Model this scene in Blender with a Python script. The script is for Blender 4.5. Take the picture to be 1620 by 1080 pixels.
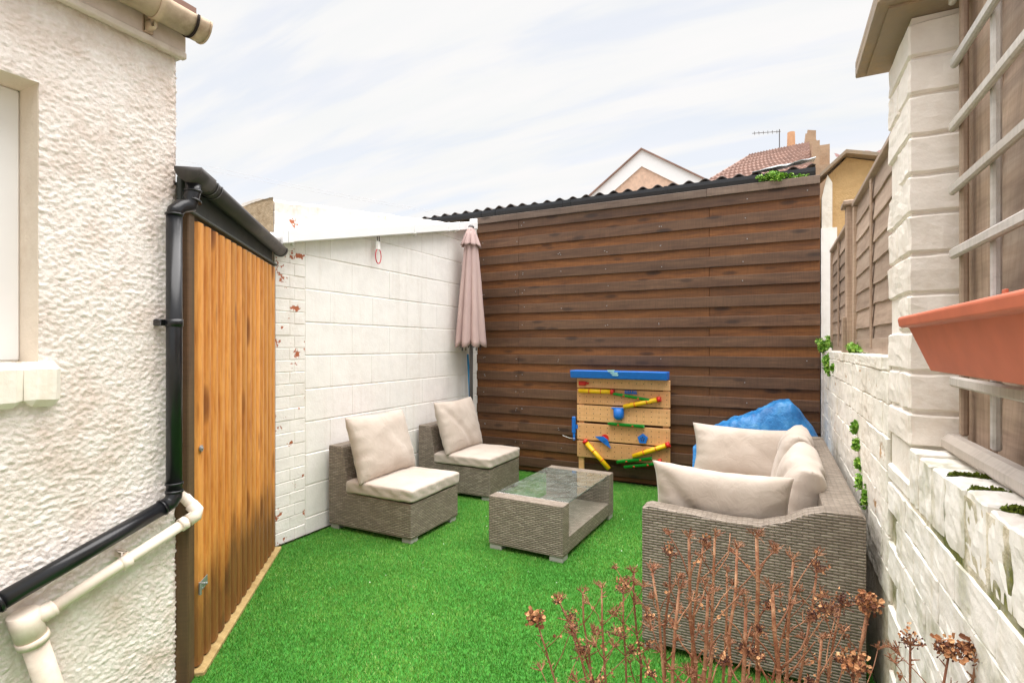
import bpy, bmesh, math, random
import numpy as np
from mathutils import Vector, Matrix, noise
random.seed(7); rng = np.random.default_rng(7)
S = bpy.context.scene
for o in list(bpy.data.objects): bpy.data.objects.remove(o)
COL = S.collection
R_ = math.radians

# ------------------------------------------------------------------ camera
YAW = R_(26.57)
cam = bpy.data.objects.new('camera', bpy.data.cameras.new('camera')); COL.objects.link(cam)
cam.location = (0, 0, 1.35); cam.rotation_euler = (R_(90), 0, YAW)
cam.data.sensor_width = 36; cam.data.lens = 830 / 1620 * 36
cam.data.shift_y = 7 / 1620
cam.data.clip_start = 0.02; cam.data.clip_end = 500
S.camera = cam
# ------------------------------------------------------------------ sky and sun
SUN_DIR = Vector((0.04, 0.08, 0.98)).normalized()          # towards the sun
elev = math.asin(SUN_DIR.z); azim = math.atan2(SUN_DIR.x, SUN_DIR.y)
W = bpy.data.worlds.new('World'); S.world = W; W.use_nodes = True
wt = W.node_tree; wt.nodes.clear()
def wn(t, **k):
    n = wt.nodes.new(t)
    for a, b in k.items(): setattr(n, a, b)
    return n
sky = wn('ShaderNodeTexSky', sky_type='NISHITA'); sky.sun_disc = False
sky.sun_elevation = elev; sky.sun_rotation = azim; sky.air_density = 1.0; sky.dust_density = 1.5
tc = wn('ShaderNodeTexCoord')
sep = wn('ShaderNodeSeparateXYZ'); wt.links.new(tc.outputs['Generated'], sep.inputs[0])
zz = wn('ShaderNodeMath', operation='MAXIMUM'); wt.links.new(sep.outputs['Z'], zz.inputs[0]); zz.inputs[1].default_value = 0.0
za = wn('ShaderNodeMath', operation='ADD'); wt.links.new(zz.outputs[0], za.inputs[0]); za.inputs[1].default_value = 0.22
dv = wn('ShaderNodeVectorMath', operation='DIVIDE'); wt.links.new(tc.outputs['Generated'], dv.inputs[0])
cb = wn('ShaderNodeCombineXYZ')
for i in range(3): wt.links.new(za.outputs[0], cb.inputs[i])
wt.links.new(cb.outputs[0], dv.inputs[1])
mp = wn('ShaderNodeMapping'); wt.links.new(dv.outputs[0], mp.inputs['Vector'])
mp.inputs['Rotation'].default_value = (0, 0, R_(-40)); mp.inputs['Scale'].default_value = (0.8, 4.0, 0.0)
mp.inputs['Location'].default_value = (3.1, 1.7, 0)
n1 = wn('ShaderNodeTexNoise'); n1.inputs['Scale'].default_value = 1.4; n1.inputs['Detail'].default_value = 7; n1.inputs['Roughness'].default_value = .52
n1.inputs['Distortion'].default_value = .35
wt.links.new(mp.outputs[0], n1.inputs['Vector'])
r1 = wn('ShaderNodeValToRGB'); r1.color_ramp.elements[0].position = .38; r1.color_ramp.elements[1].position = .56
r1.color_ramp.interpolation = 'EASE'
r1.color_ramp.elements[0].color = (.80, .80, .80, 1); r1.color_ramp.elements[1].color = (1, 1, 1, 1)
wt.links.new(n1.outputs['Fac'], r1.inputs[0])
n2 = wn('ShaderNodeTexNoise'); n2.inputs['Scale'].default_value = 2.2; n2.inputs['Detail'].default_value = 5
wt.links.new(mp.outputs[0], n2.inputs['Vector'])
cc = wn('ShaderNodeMix', data_type='RGBA'); wt.links.new(n2.outputs['Fac'], cc.inputs[0])
cc.inputs[6].default_value = (4.02, 4.14, 4.18, 1); cc.inputs[7].default_value = (4.68, 4.52, 4.46, 1)
mx = wn('ShaderNodeMix', data_type='RGBA'); wt.links.new(r1.outputs['Color'], mx.inputs[0])
wt.links.new(sky.outputs[0], mx.inputs[6]); wt.links.new(cc.outputs[2], mx.inputs[7])
bg = wn('ShaderNodeBackground'); bg.inputs[1].default_value = 0.075
wt.links.new(mx.outputs[2], bg.inputs[0])
wo = wn('ShaderNodeOutputWorld'); wt.links.new(bg.outputs[0], wo.inputs[0])
sl = bpy.data.lights.new('sun', 'SUN'); sl.energy = 3.2; sl.angle = R_(90); sl.color = (1, .962, .935)
so = bpy.data.objects.new('sun', sl); COL.objects.link(so); so.location = (2, 2, 8)
so.rotation_euler = (-SUN_DIR).to_track_quat('-Z', 'Y').to_euler()
S.view_settings.view_transform = 'Standard'; S.view_settings.look = 'None'
S.view_settings.exposure = 1.55; S.view_settings.gamma = 1.0; S.view_settings.use_curve_mapping = False

# ------------------------------------------------------------------ material helpers
def srgb(r, g, b):
    f = lambda c: (c / 255 / 12.92) if c / 255 <= .04045 else ((c / 255 + .055) / 1.055) ** 2.4
    return (f(r), f(g), f(b), 1)
class NT:
    def __init__(s, name):
        s.m = bpy.data.materials.new(name); s.m.use_nodes = True; s.t = s.m.node_tree
        s.b = s.t.nodes['Principled BSDF']; s.pos = None
    def n(s, t, **k):
        n = s.t.nodes.new(t)
        for a, b in k.items(): setattr(n, a, b)
        return n
    def l(s, a, b): s.t.links.new(a, b)
    def P(s):
        if s.pos is None: s.pos = s.n('ShaderNodeNewGeometry').outputs['Position']
        return s.pos
    def noise(s, scale, detail=4, vec=None, rough=.55, stretch=None, dist=0, rand=False):
        v = vec or s.P()
        if rand:
            oi = s.n('ShaderNodeObjectInfo'); m = s.n('ShaderNodeMath', operation='MULTIPLY'); s.l(oi.outputs['Random'], m.inputs[0]); m.inputs[1].default_value = 37.
            ad = s.n('ShaderNodeVectorMath', operation='ADD'); s.l(v, ad.inputs[0]); s.l(m.outputs[0], ad.inputs[1]); v = ad.outputs[0]
        if stretch:
            mp = s.n('ShaderNodeMapping'); mp.inputs['Scale'].default_value = stretch; s.l(v, mp.inputs[0]); v = mp.outputs[0]
        n = s.n('ShaderNodeTexNoise'); n.inputs['Scale'].default_value = scale; n.inputs['Detail'].default_value = detail
        n.inputs['Roughness'].default_value = rough; n.inputs['Distortion'].default_value = dist
        s.l(v, n.inputs['Vector']); return n.outputs['Fac']
    def voro(s, scale, vec=None, feature='F1', out='Distance', stretch=None):
        v = vec or s.P()
        if stretch:
            mp = s.n('ShaderNodeMapping'); mp.inputs['Scale'].default_value = stretch; s.l(v, mp.inputs[0]); v = mp.outputs[0]
        n = s.n('ShaderNodeTexVoronoi', feature=feature); n.inputs['Scale'].default_value = scale; s.l(v, n.inputs['Vector']); return n.outputs[out]
    def ramp(s, fac, stops):
        r = s.n('ShaderNodeValToRGB'); e = r.color_ramp.elements
        while len(e) < len(stops): e.new(.5)
        for i, (p, c) in enumerate(stops):
            e[i].position = p; e[i].color = c if not isinstance(c, (int, float)) else (c, c, c, 1)
        s.l(fac, r.inputs[0]); return r.outputs['Color']
    def mix(s, fac, a, b, mode='MIX'):
        m = s.n('ShaderNodeMix', data_type='RGBA', blend_type=mode)
        for sock, v in ((m.inputs[0], fac), (m.inputs[6], a), (m.inputs[7], b)):
            if hasattr(v, 'is_output'): s.l(v, sock)
            else: sock.default_value = v
        return m.outputs[2]
    def math(s, op, a, b=None, c=None):
        m = s.n('ShaderNodeMath', operation=op)
        for i, v in enumerate((a, b, c)):
            if v is None: continue
            if hasattr(v, 'is_output'): s.l(v, m.inputs[i])
            else: m.inputs[i].default_value = v
        return m.outputs[0]
    def bump(s, h, strength=.5, dist=.005, prev=None):
        b = s.n('ShaderNodeBump'); b.inputs['Strength'].default_value = strength; b.inputs['Distance'].default_value = dist
        s.l(h, b.inputs['Height'])
        if prev is not None: s.l(prev, b.inputs['Normal'])
        return b.outputs[0]
    def out(s, col=None, rough=None, nrm=None, **k):
        if col is not None:
            if hasattr(col, 'is_output'): s.l(col, s.b.inputs['Base Color'])
            else: s.b.inputs['Base Color'].default_value = col
        if rough is not None:
            if hasattr(rough, 'is_output'): s.l(rough, s.b.inputs['Roughness'])
            else: s.b.inputs['Roughness'].default_value = rough
        if nrm is not None: s.l(nrm, s.b.inputs['Normal'])
        for a, v in k.items(): s.b.inputs[a.replace('_', ' ')].default_value = v
        return s.m

def m_plain(name, col, rough=.6, var=.12, scale=30, bump=.15, **k):
    t = NT(name); f = t.noise(scale, 5)
    dark = tuple(c * (1 - var) for c in col[:3]) + (1,); lite = tuple(min(1, c * (1 + var)) for c in col[:3]) + (1,)
    return t.out(t.ramp(f, [(.3, dark), (.7, lite)]), rough, t.bump(t.noise(scale * 4, 4), bump, .002), **k)
def m_paint(name, col, dirt, amt=.5, bscale=60, bdist=.004, moss=0, chips=None, streak=False, lo=.42, wood=False):
    t = NT(name)
    big = t.noise(2.2, 6, rough=.62); fine = t.noise(24, 6, rough=.65)
    c = t.mix(t.ramp(t.noise(9, 5), [(.35, 0), (.7, 1)]), col, tuple(x * .93 for x in col[:3]) + (1,))
    d = t.math('MULTIPLY', t.ramp(big, [(lo, 0), (lo + .28, 1)]), t.ramp(fine, [(.35, .1), (.65, 1)]))
    d = t.math('MULTIPLY', d, amt)
    c = t.mix(d, c, dirt)
    if streak:
        st = t.noise(14, 5, stretch=(1, 1, .06)); c = t.mix(t.math('MULTIPLY', t.ramp(st, [(.55, 0), (.8, 1)]), .35), c, dirt)
    if chips:
        cm, sc, th = chips
        v = t.noise(sc, 5, rough=.6); mk = t.ramp(v, [(th, 0), (th + .015, 1)])
        c = t.mix(mk, c, cm)
        h0 = t.math('SUBTRACT', 1., mk)
    if moss:
        g = t.math('MULTIPLY', t.ramp(t.noise(6, 6), [(.55, 0), (.68, 1)]), moss)
        c = t.mix(g, c, t.ramp(t.noise(90, 3), [(.3, srgb(70, 85, 20)), (.7, srgb(135, 140, 60))]))
    n = t.bump(t.noise(bscale, 6, rough=.6), .6, bdist)
    n = t.bump(t.noise(bscale * .2, 3), .5, bdist * 2, n)
    if chips: n = t.bump(h0, .6, .0015, n)
    return t.out(c, .62, n)
def m_wood(name, stops, axis='x', knots=True, rough=.65, gscale=7, blotch=None, kcol=srgb(45, 30, 20), bd=.0012, damp=None, saw=True):
    t = NT(name)
    st = {'x': (.11, 1, 1), 'y': (1, .11, 1), 'z': (1, 1, .11)}[axis]
    g = t.noise(gscale * 5, 7, stretch=st, rough=.6, dist=.3, rand=True)
    g2 = t.noise(gscale, 4, stretch=st, rand=True)
    f = t.math('ADD', t.math('MULTIPLY', g, .6), t.math('MULTIPLY', g2, .45))
    c = t.ramp(f, stops)
    oi = t.n('ShaderNodeObjectInfo'); hv = t.n('ShaderNodeHueSaturation')
    t.l(t.math('ADD', t.math('MULTIPLY', oi.outputs['Random'], .36), .82), hv.inputs['Value']); t.l(c, hv.inputs['Color']); c = hv.outputs[0]
    if blotch:
        b = t.noise(3.5, 5, stretch=st, rand=True); c = t.mix(t.math('MULTIPLY', t.ramp(b, [(.45, 0), (.7, 1)]), .75), c, blotch)
    if knots:
        ks = {'x': (2.6, 9, 9), 'y': (9, 2.6, 9), 'z': (8, 8, 2.4)}[axis]
        k = t.voro(1, stretch=ks); km = t.ramp(k, [(.10, 1), (.17, .7), (.24, 0)]); c = t.mix(t.math('MULTIPLY', km, .8), c, kcol)
    if damp:
        sp = t.n('ShaderNodeSeparateXYZ'); t.l(t.P(), sp.inputs[0]); z = t.math('ADD', sp.outputs[2], t.math('MULTIPLY', t.noise(6, 5, stretch=(1, 1, .25)), -.55))
        c = t.mix(t.ramp(z, [(-.0, .75), (.22, 0)]), c, damp)
    if saw: sw = t.noise(60, 2, stretch=tuple(1.6 if v < 1 else .12 for v in st)); c = t.mix(t.math('MULTIPLY', t.ramp(sw, [(.4, 0), (.75, 1)]), .22), c, tuple(x * .45 for x in stops[0][1][:3]) + (1,))
    n = t.bump(g, .6, bd)
    return t.out(c, rough, n)

WHITE = srgb(240, 236, 230)
M = {}
t = NT('roughcast'); _c = t.ramp(t.noise(60, 4), [(.3, srgb(240, 231, 222)), (.65, srgb(250, 244, 238))])
_c = t.mix(t.math('MULTIPLY', t.ramp(t.noise(1.8, 5), [(.45, 0), (.75, 1)]), .24), _c, srgb(210, 186, 164))
_sp = t.n('ShaderNodeSeparateXYZ'); t.l(t.P(), _sp.inputs[0])
_e = t.math('MULTIPLY', t.ramp(_sp.outputs[1], [(.0, 0), (1, 1)]), t.ramp(t.noise(5, 6, rough=.65), [(.45, 0), (.68, .4)]))
_c = t.mix(_e, _c, srgb(188, 152, 124)); _c = t.mix(t.ramp(t.noise(33, 5, rough=.7), [(.62, 0), (.76, .22)]), _c, srgb(178, 146, 116))
M['roughcast'] = t.out(_c, .85, t.bump(t.noise(230, 5, rough=.7), .75, .004, t.bump(t.voro(120), .35, .004)))
M['reveal'] = m_paint('reveal', srgb(238, 224, 206), srgb(196, 170, 144), .45, 120, .003)
M['sill'] = m_paint('sill', srgb(246, 240, 228), srgb(206, 172, 126), .45, 50, .003, streak=True)
M['upvc'] = m_plain('upvc', srgb(243, 243, 243), .3, .02, 8, .02)
M['oldgutter'] = m_paint('oldgutter', srgb(212, 190, 162), srgb(120, 88, 64), .7, 40, .001, streak=True)
M['fascia'] = m_paint('fascia', srgb(222, 210, 196), srgb(160, 132, 108), .6, 40, .002)
M['blackplastic'] = m_plain('blackplastic', srgb(28, 29, 32), .28, .2, 12, .03)
M['gutterblack'] = m_paint('gutterblack', srgb(64, 61, 60), srgb(118, 104, 94), .5, 40, .0006, lo=.4)
M['fasciagreen'] = m_paint('fasciagreen', srgb(66, 70, 66), srgb(110, 106, 96), .6, 60, .001)
M['cream_pipe'] = m_paint('cream_pipe', srgb(238, 224, 208), srgb(176, 148, 124), .45, 60, .0006)
M['gatewood'] = m_wood('gatewood', [(.28, srgb(136, 76, 26)), (.44, srgb(192, 122, 50)), (.60, srgb(216, 150, 74)), (.8, srgb(164, 96, 38))], 'z', kcol=srgb(120, 66, 24), rough=.5, damp=srgb(84, 56, 34), gscale=11, saw=False)
M['postwood'] = m_wood('postwood', [(.3, srgb(62, 40, 24)), (.5, srgb(104, 70, 44)), (.75, srgb(130, 92, 62))], 'z', blotch=srgb(58, 58, 34))
M['batten'] = m_wood('batten', [(.3, srgb(150, 120, 70)), (.7, srgb(205, 178, 120))], 'x', knots=False)
M['fence_out'] = m_wood('fence_out', [(.26, srgb(48, 30, 19)), (.42, srgb(84, 57, 39)), (.58, srgb(106, 76, 54)), (.8, srgb(146, 108, 78))], 'x', blotch=srgb(92, 68, 48), kcol=srgb(44, 28, 20))
M['fence_in'] = m_wood('fence_in', [(.26, srgb(54, 31, 15)), (.46, srgb(108, 66, 32)), (.72, srgb(150, 96, 48))], 'x', blotch=srgb(78, 50, 28), kcol=srgb(50, 28, 14))
M['fence_top'] = m_wood('fence_top', [(.28, srgb(70, 56, 46)), (.5, srgb(106, 88, 76)), (.72, srgb(130, 112, 98))], 'x')
M['darkgap'] = m_plain('darkgap', srgb(40, 28, 20), .9)
M['greywood_y'] = m_wood('greywood_y', [(.28, srgb(126, 106, 92)), (.5, srgb(170, 148, 130)), (.75, srgb(196, 176, 158))], 'y', knots=False, bd=.002)
M['greywood_z'] = m_wood('greywood_z', [(.28, srgb(126, 102, 84)), (.5, srgb(170, 146, 126)), (.75, srgb(196, 174, 152))], 'z', knots=False, bd=.002)
M['lath'] = m_wood('lath', [(.28, srgb(146, 138, 130)), (.5, srgb(200, 195, 190)), (.75, srgb(226, 222, 219))], 'y', knots=False, bd=.002, blotch=srgb(172, 158, 142))
M['whiteblock'] = m_paint('whiteblock', srgb(246, 243, 239), srgb(204, 192, 178), .28, 70, .0025, streak=True)
M['whitejoint'] = m_paint('whitejoint', srgb(242, 238, 232), srgb(190, 176, 156), .6, 70, .002, streak=True, moss=.12, lo=.4)
M['whitechip'] = m_paint('whitechip', srgb(245, 241, 236), srgb(196, 182, 164), .4, 60, .004, chips=(srgb(176, 100, 66), 8.5, .615))
M['pierpaint'] = m_paint('pierpaint', srgb(244, 237, 228), srgb(196, 170, 142), .40, 60, .003)
M['flaky'] = m_paint('flaky', srgb(242, 237, 226), srgb(184, 166, 136), .55, 45, .007, moss=.18, chips=(srgb(186, 150, 110), 9, .665))
M['nearbrick'] = m_paint('nearbrick', srgb(247, 244, 238), srgb(196, 182, 146), .6, 40, .004, moss=.42, streak=True, lo=.42)
M['mossjoint'] = (lambda t: t.out(t.mix(t.ramp(t.noise(5, 5), [(.42, 0), (.58, 1)]), t.ramp(t.noise(30, 4), [(.35, srgb(200, 188, 160)), (.65, srgb(236, 228, 212))]), t.ramp(t.noise(80, 4), [(.3, srgb(52, 62, 14)), (.7, srgb(122, 124, 48))])), .9, t.bump(t.noise(90, 5), .8, .006)))(NT('mossjoint'))
M['flakejoint'] = m_paint('flakejoint', srgb(234, 226, 210), srgb(160, 136, 100), .7, 60, .006, moss=.3, lo=.36)
M['concrete'] = m_paint('concrete', srgb(150, 134, 116), srgb(190, 152, 96), .6, 50, .004)
M['rawcast'] = m_paint('rawcast', srgb(196, 176, 146), srgb(140, 112, 76), .7, 90, .012, lo=.35)
M['terracotta'] = m_plain('terracotta', srgb(205, 112, 84), .5, .07, 14, .05)
M['cushion'] = (lambda t: t.out(t.ramp(t.noise(6, 4), [(.3, srgb(178, 164, 151)), (.7, srgb(193, 181, 169))]), .85,
    t.bump(t.noise(900, 2), .25, .0006, t.bump(t.noise(11, 4, dist=1.2), .45, .012)), Sheen_Weight=.15))(NT('cushion'))
M['parasol'] = (lambda t: t.out(t.ramp(t.noise(5, 4, stretch=(1, 1, .3)), [(.3, srgb(176, 150, 146)), (.7, srgb(198, 174, 168))]), .85, t.bump(t.noise(700, 2), .2, .0005, t.bump(t.noise(16, 3, stretch=(1, 1, .25)), .4, .008))))(NT('parasol'))
M['parasol_in'] = m_plain('parasol_in', srgb(70, 56, 56), .9)
M['darkmetal'] = m_plain('darkmetal', srgb(84, 80, 80), .45, .1, 20, .03)
M['galv'] = m_plain('galv', srgb(170, 172, 172), .4, .12, 40, .1, Metallic=.7)
M['foot'] = m_plain('foot', srgb(168, 166, 160), .45, .05)
M['blue'] = m_plain('blue', srgb(22, 112, 205), .4, .06)
M['bluepole'] = m_plain('bluepole', srgb(44, 142, 196), .4, .06)
M['yellow'] = m_plain('yellow', srgb(244, 196, 22), .35, .04)
M['green'] = m_plain('green', srgb(22, 150, 52), .35, .06)
M['red'] = m_plain('red', srgb(214, 40, 30), .4, .05)
M['sticker'] = m_plain('sticker', srgb(160, 214, 226), .5, .05)
M['toywood'] = m_wood('toywood', [(.28, srgb(200, 146, 92)), (.5, srgb(226, 176, 120)), (.75, srgb(236, 192, 142))], 'x', knots=False, blotch=srgb(206, 142, 86), rough=.5)
M['hole_shade'] = m_plain('hole_shade', srgb(60, 36, 20), .9)  # dark colour painting the shade inside openings
M['tarp'] = (lambda t: t.out(t.ramp(t.noise(9, 5), [(.3, srgb(22, 92, 152)), (.55, srgb(42, 126, 190)), (.8, srgb(100, 164, 206))]), .42, t.bump(t.noise(26, 5, dist=1.0), .6, .012)))(NT('tarp'))  # palest blue paints highlights into the colour
M['ochre'] = m_paint('ochre', srgb(214, 178, 124), srgb(180, 138, 88), .5, 120, .01)
M['brownroof'] = m_plain('brownroof', srgb(140, 110, 98), .8, .2, 3, .2)
M['redroof'] = m_plain('redroof', srgb(104, 62, 56), .8, .2, 8, .2)
M['pinkdash'] = m_plain('pinkdash', srgb(214, 182, 160), .9, .14, 8, .4)
M['barge'] = m_plain('barge', srgb(236, 236, 238), .5, .03)
M['chimney'] = m_paint('chimney', srgb(178, 150, 122), srgb(120, 96, 76), .6, 8, .02)
M['pot'] = m_plain('pot', srgb(206, 160, 122), .8, .1, 6)
M['lead'] = m_plain('lead', srgb(176, 182, 188), .45, .15, 5, .2)
M['corrugated'] = m_plain('corrugated', srgb(92, 84, 80), .7, .3, 6, .2)
M['wire'] = m_plain('wire', srgb(196, 196, 200), .7)
M['redcord'] = m_plain('redcord', srgb(206, 34, 62), .45)
M['tagwhite'] = m_plain('tagwhite', srgb(235, 232, 228), .5)
M['weed'] = (lambda t: t.out(t.ramp(t.n('ShaderNodeNewGeometry').outputs['Random Per Island'], [(0, srgb(72, 122, 28)), (.6, srgb(122, 172, 52)), (1, srgb(168, 202, 88))]), .55, Subsurface_Weight=.0))(NT('weed'))
M['moss'] = (lambda t: t.out(t.ramp(t.noise(120, 4), [(.3, srgb(60, 78, 12)), (.7, srgb(122, 136, 34))]), .95, t.bump(t.noise(240, 4), .8, .004)))(NT('moss'))
M['soil'] = m_plain('soil', srgb(74, 56, 42), .95, .3, 20, .8)
M['earth'] = m_plain('earth', srgb(120, 112, 98), .95, .2, 3, .3)
M['turfbase'] = m_plain('turfbase', srgb(58, 128, 40), .95, .25, 40, .6)
M['twig'] = (lambda t: t.out(t.ramp(t.noise(28, 5, rough=.7), [(.28, srgb(96, 54, 34)), (.45, srgb(156, 102, 70)), (.7, srgb(208, 164, 126))]), .7, t.bump(t.noise(160, 4), .7, .002)))(NT('twig'))
_t = M['twig'].node_tree; _b = _t.nodes['Principled BSDF']; _c = _b.inputs['Base Color'].links[0].from_socket; _h = _t.nodes.new('ShaderNodeMix'); _h.data_type = 'RGBA'; _g = _t.nodes.new('ShaderNodeNewGeometry'); _r = _t.nodes.new('ShaderNodeMath'); _r.operation = 'MULTIPLY'; _r.inputs[1].default_value = .8; _t.links.new(_g.outputs['Random Per Island'], _r.inputs[0]); _t.links.new(_r.outputs[0], _h.inputs[0]); _t.links.new(_c, _h.inputs[6]); _h.inputs[7].default_value = srgb(116, 70, 48); _t.links.new(_h.outputs[2], _b.inputs['Base Color'])
M['petal'] = (lambda t: t.out(t.ramp(t.n('ShaderNodeNewGeometry').outputs['Random Per Island'], [(0, srgb(92, 52, 34)), (.5, srgb(158, 104, 66)), (1, srgb(214, 166, 120))]), .95))(NT('petal'))
M['darkseed'] = m_plain('darkseed', srgb(70, 36, 30), .8, .3, 60)
t = NT('grass'); _ri = t.n('ShaderNodeNewGeometry').outputs['Random Per Island']
_c = t.ramp(_ri, [(0, srgb(60, 124, 30)), (.5, srgb(102, 160, 52)), (.9, srgb(136, 184, 76)), (1, srgb(196, 208, 136))])
_c = t.mix(t.ramp(t.noise(1.3, 5, rough=.6), [(.36, 0), (.62, .8)]), _c, srgb(54, 126, 26))
_c = t.mix(t.ramp(t.noise(3.1, 5, rough=.65), [(.55, 0), (.75, .5)]), _c, srgb(128, 160, 62))
M['grass'] = t.out(_c, .65)
g = NT('glass'); g.out((.80, .93, .88, 1), .02, Transmission_Weight=1.0, IOR=1.5)
_d = g.n('ShaderNodeBsdfDiffuse'); _d.inputs[0].default_value = (.6, .64, .6, 1); _x = g.n('ShaderNodeMixShader'); _f = g.ramp(g.noise(14, 6, rough=.7), [(.35, .03), (.75, .16)])
g.l(_f, _x.inputs[0]); g.l(g.b.outputs[0], _x.inputs[1]); g.l(_d.outputs[0], _x.inputs[2]); g.l(_x.outputs[0], g.t.nodes['Material Output'].inputs[0]); M['glass'] = g.m
def m_wicker(name, row=.0115, dash=.040, dark=srgb(62, 53, 46), mid=srgb(134, 121, 107), lite=srgb(182, 170, 154)):
    t = NT(name); uv = t.n('ShaderNodeUVMap').outputs[0]; sp = t.n('ShaderNodeSeparateXYZ'); t.l(uv, sp.inputs[0])
    vv = t.math('DIVIDE', sp.outputs[1], row); ri = t.math('FLOOR', vv); vf = t.math('FRACT', vv)
    odd = t.math('MULTIPLY', t.math('MODULO', t.math('ABSOLUTE', ri), 2.), .5)
    uu = t.math('ADD', t.math('DIVIDE', sp.outputs[0], dash), odd); ui = t.math('FLOOR', uu); uf = t.math('FRACT', uu)
    pv = t.math('POWER', t.math('SINE', t.math('MULTIPLY', vf, math.pi)), .6)
    pu = t.math('POWER', t.math('SINE', t.math('MULTIPLY', uf, math.pi)), .45)
    hgt = t.math('MULTIPLY', pv, t.math('ADD', t.math('MULTIPLY', pu, .75), .25))
    cb = t.n('ShaderNodeCombineXYZ'); t.l(ui, cb.inputs[0]); t.l(ri, cb.inputs[1])
    w = t.n('ShaderNodeTexWhiteNoise', noise_dimensions='2D'); t.l(cb.outputs[0], w.inputs['Vector'])
    fib = t.noise(420, 2, vec=uv, stretch=(.12, 1, 1))
    f = t.math('ADD', t.math('MULTIPLY', w.outputs['Value'], .30), t.math('MULTIPLY', fib, .70))
    c = t.ramp(f, [(.2, tuple(x * .8 for x in mid[:3]) + (1,)), (.5, mid), (.85, lite)])
    c = t.mix(t.ramp(hgt, [(.10, 1), (.55, 0)]), c, dark)
    return t.out(c, .5, t.bump(hgt, 1.0, .0045, t.bump(fib, .3, .001)))
M['wicker'] = m_wicker('wicker')

# ------------------------------------------------------------------ object helpers
def mesh_obj(name, verts, faces, mat, parent=None, smooth=False, label=None, cat=None, group=None, kind=None, loc=None):
    me = bpy.data.meshes.new(name)
    off = Vector(loc) if loc is not None else (parent_world(parent) if parent else Vector((0, 0, 0)))
    me.from_pydata([tuple(Vector(v) - off) for v in verts], [], faces); me.update()
    if smooth:
        me.polygons.foreach_set('use_smooth', [True] * len(me.polygons))
    me.materials.append(M[mat] if isinstance(mat, str) else mat)
    o = bpy.data.objects.new(name, me); COL.objects.link(o)
    if loc is not None: o.location = off - (parent_world(parent) if parent else Vector((0, 0, 0)))
    if parent: o.parent = parent
    tag(o, label, cat, group, kind); return o
def parent_world(p):
    v = Vector((0, 0, 0))
    while p: v = v + p.location; p = p.parent
    return v
def tag(o, label=None, cat=None, group=None, kind=None):
    if label: o['label'] = label
    if cat: o['category'] = cat
    if group: o['group'] = group
    if kind: o['kind'] = kind
    return o
def empty(name, loc, label, cat, group=None):
    o = bpy.data.objects.new(name, None); COL.objects.link(o); o.location = loc; o.empty_display_size = .1
    return tag(o, label, cat, group)
class MB:
    def __init__(s): s.v = []; s.f = []
    def add(s, v, f):
        b = len(s.v); s.v += [tuple(x) for x in v]; s.f += [tuple(i + b for i in q) for q in f]; return s
    def box(s, lo, hi, ch=0, rot=None, jit=0):
        """chamfered box; rot = (angle about z, pivot)"""
        lo = Vector(lo); hi = Vector(hi); c = (lo + hi) / 2; h = (hi - lo) / 2
        if ch <= 0:
            v = [(x, y, z) for x in (-1, 1) for y in (-1, 1) for z in (-1, 1)]
            v = [Vector((a * h.x, b * h.y, d * h.z)) + c for a, b, d in v]
            f = [(0, 1, 3, 2), (4, 6, 7, 5), (0, 4, 5, 1), (2, 3, 7, 6), (0, 2, 6, 4), (1, 5, 7, 3)]
        else:
            v, f = chbox(h, ch); v = [p + c for p in v]
        if jit: v = [p + Vector((random.uniform(-jit, jit) for _ in range(3))) for p in v]
        if rot:
            m = Matrix.Rotation(rot[0], 4, 'Z'); pv = Vector(rot[1]); v = [m @ (p - pv) + pv for p in v]
        return s.add(v, f)
    def tube(s, pts, rad, seg=10, cap=True):
        pts = [Vector(p) for p in pts]; n = len(pts)
        if not hasattr(rad, '__len__'): rad = [rad] * n
        rings = []; up = None
        for i, p in enumerate(pts):
            d = (pts[min(i + 1, n - 1)] - pts[max(i - 1, 0)]).normalized()
            if up is None:
                up = Vector((0, 0, 1)) if abs(d.z) < .9 else Vector((1, 0, 0))
            sx = d.cross(up).normalized(); up = sx.cross(d).normalized()
            rings.append([p + (sx * math.cos(a) + up * math.sin(a)) * rad[i] for a in [2 * math.pi * k / seg for k in range(seg)]])
        v = [q for r in rings for q in r]; f = []
        for i in range(n - 1):
            for k in range(seg):
                k2 = (k + 1) % seg; f.append((i * seg + k, i * seg + k2, (i + 1) * seg + k2, (i + 1) * seg + k))
        if cap: f.append(tuple(range(seg))[::-1]); f.append(tuple((n - 1) * seg + k for k in range(seg)))
        return s.add(v, f)
    def prism(s, poly, d):
        """poly: list of 3D points, d: extrusion vector"""
        n = len(poly); poly = [Vector(p) for p in poly]; d = Vector(d)
        v = poly + [p + d for p in poly]
        f = [tuple(range(n))[::-1], tuple(range(n, 2 * n))] + [(i, (i + 1) % n, n + (i + 1) % n, n + i) for i in range(n)]
        return s.add(v, f)
    def build(s, name, mat, parent=None, smooth=False, **k): return mesh_obj(name, s.v, s.f, mat, parent, smooth, **k)
_cb = {}
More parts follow.
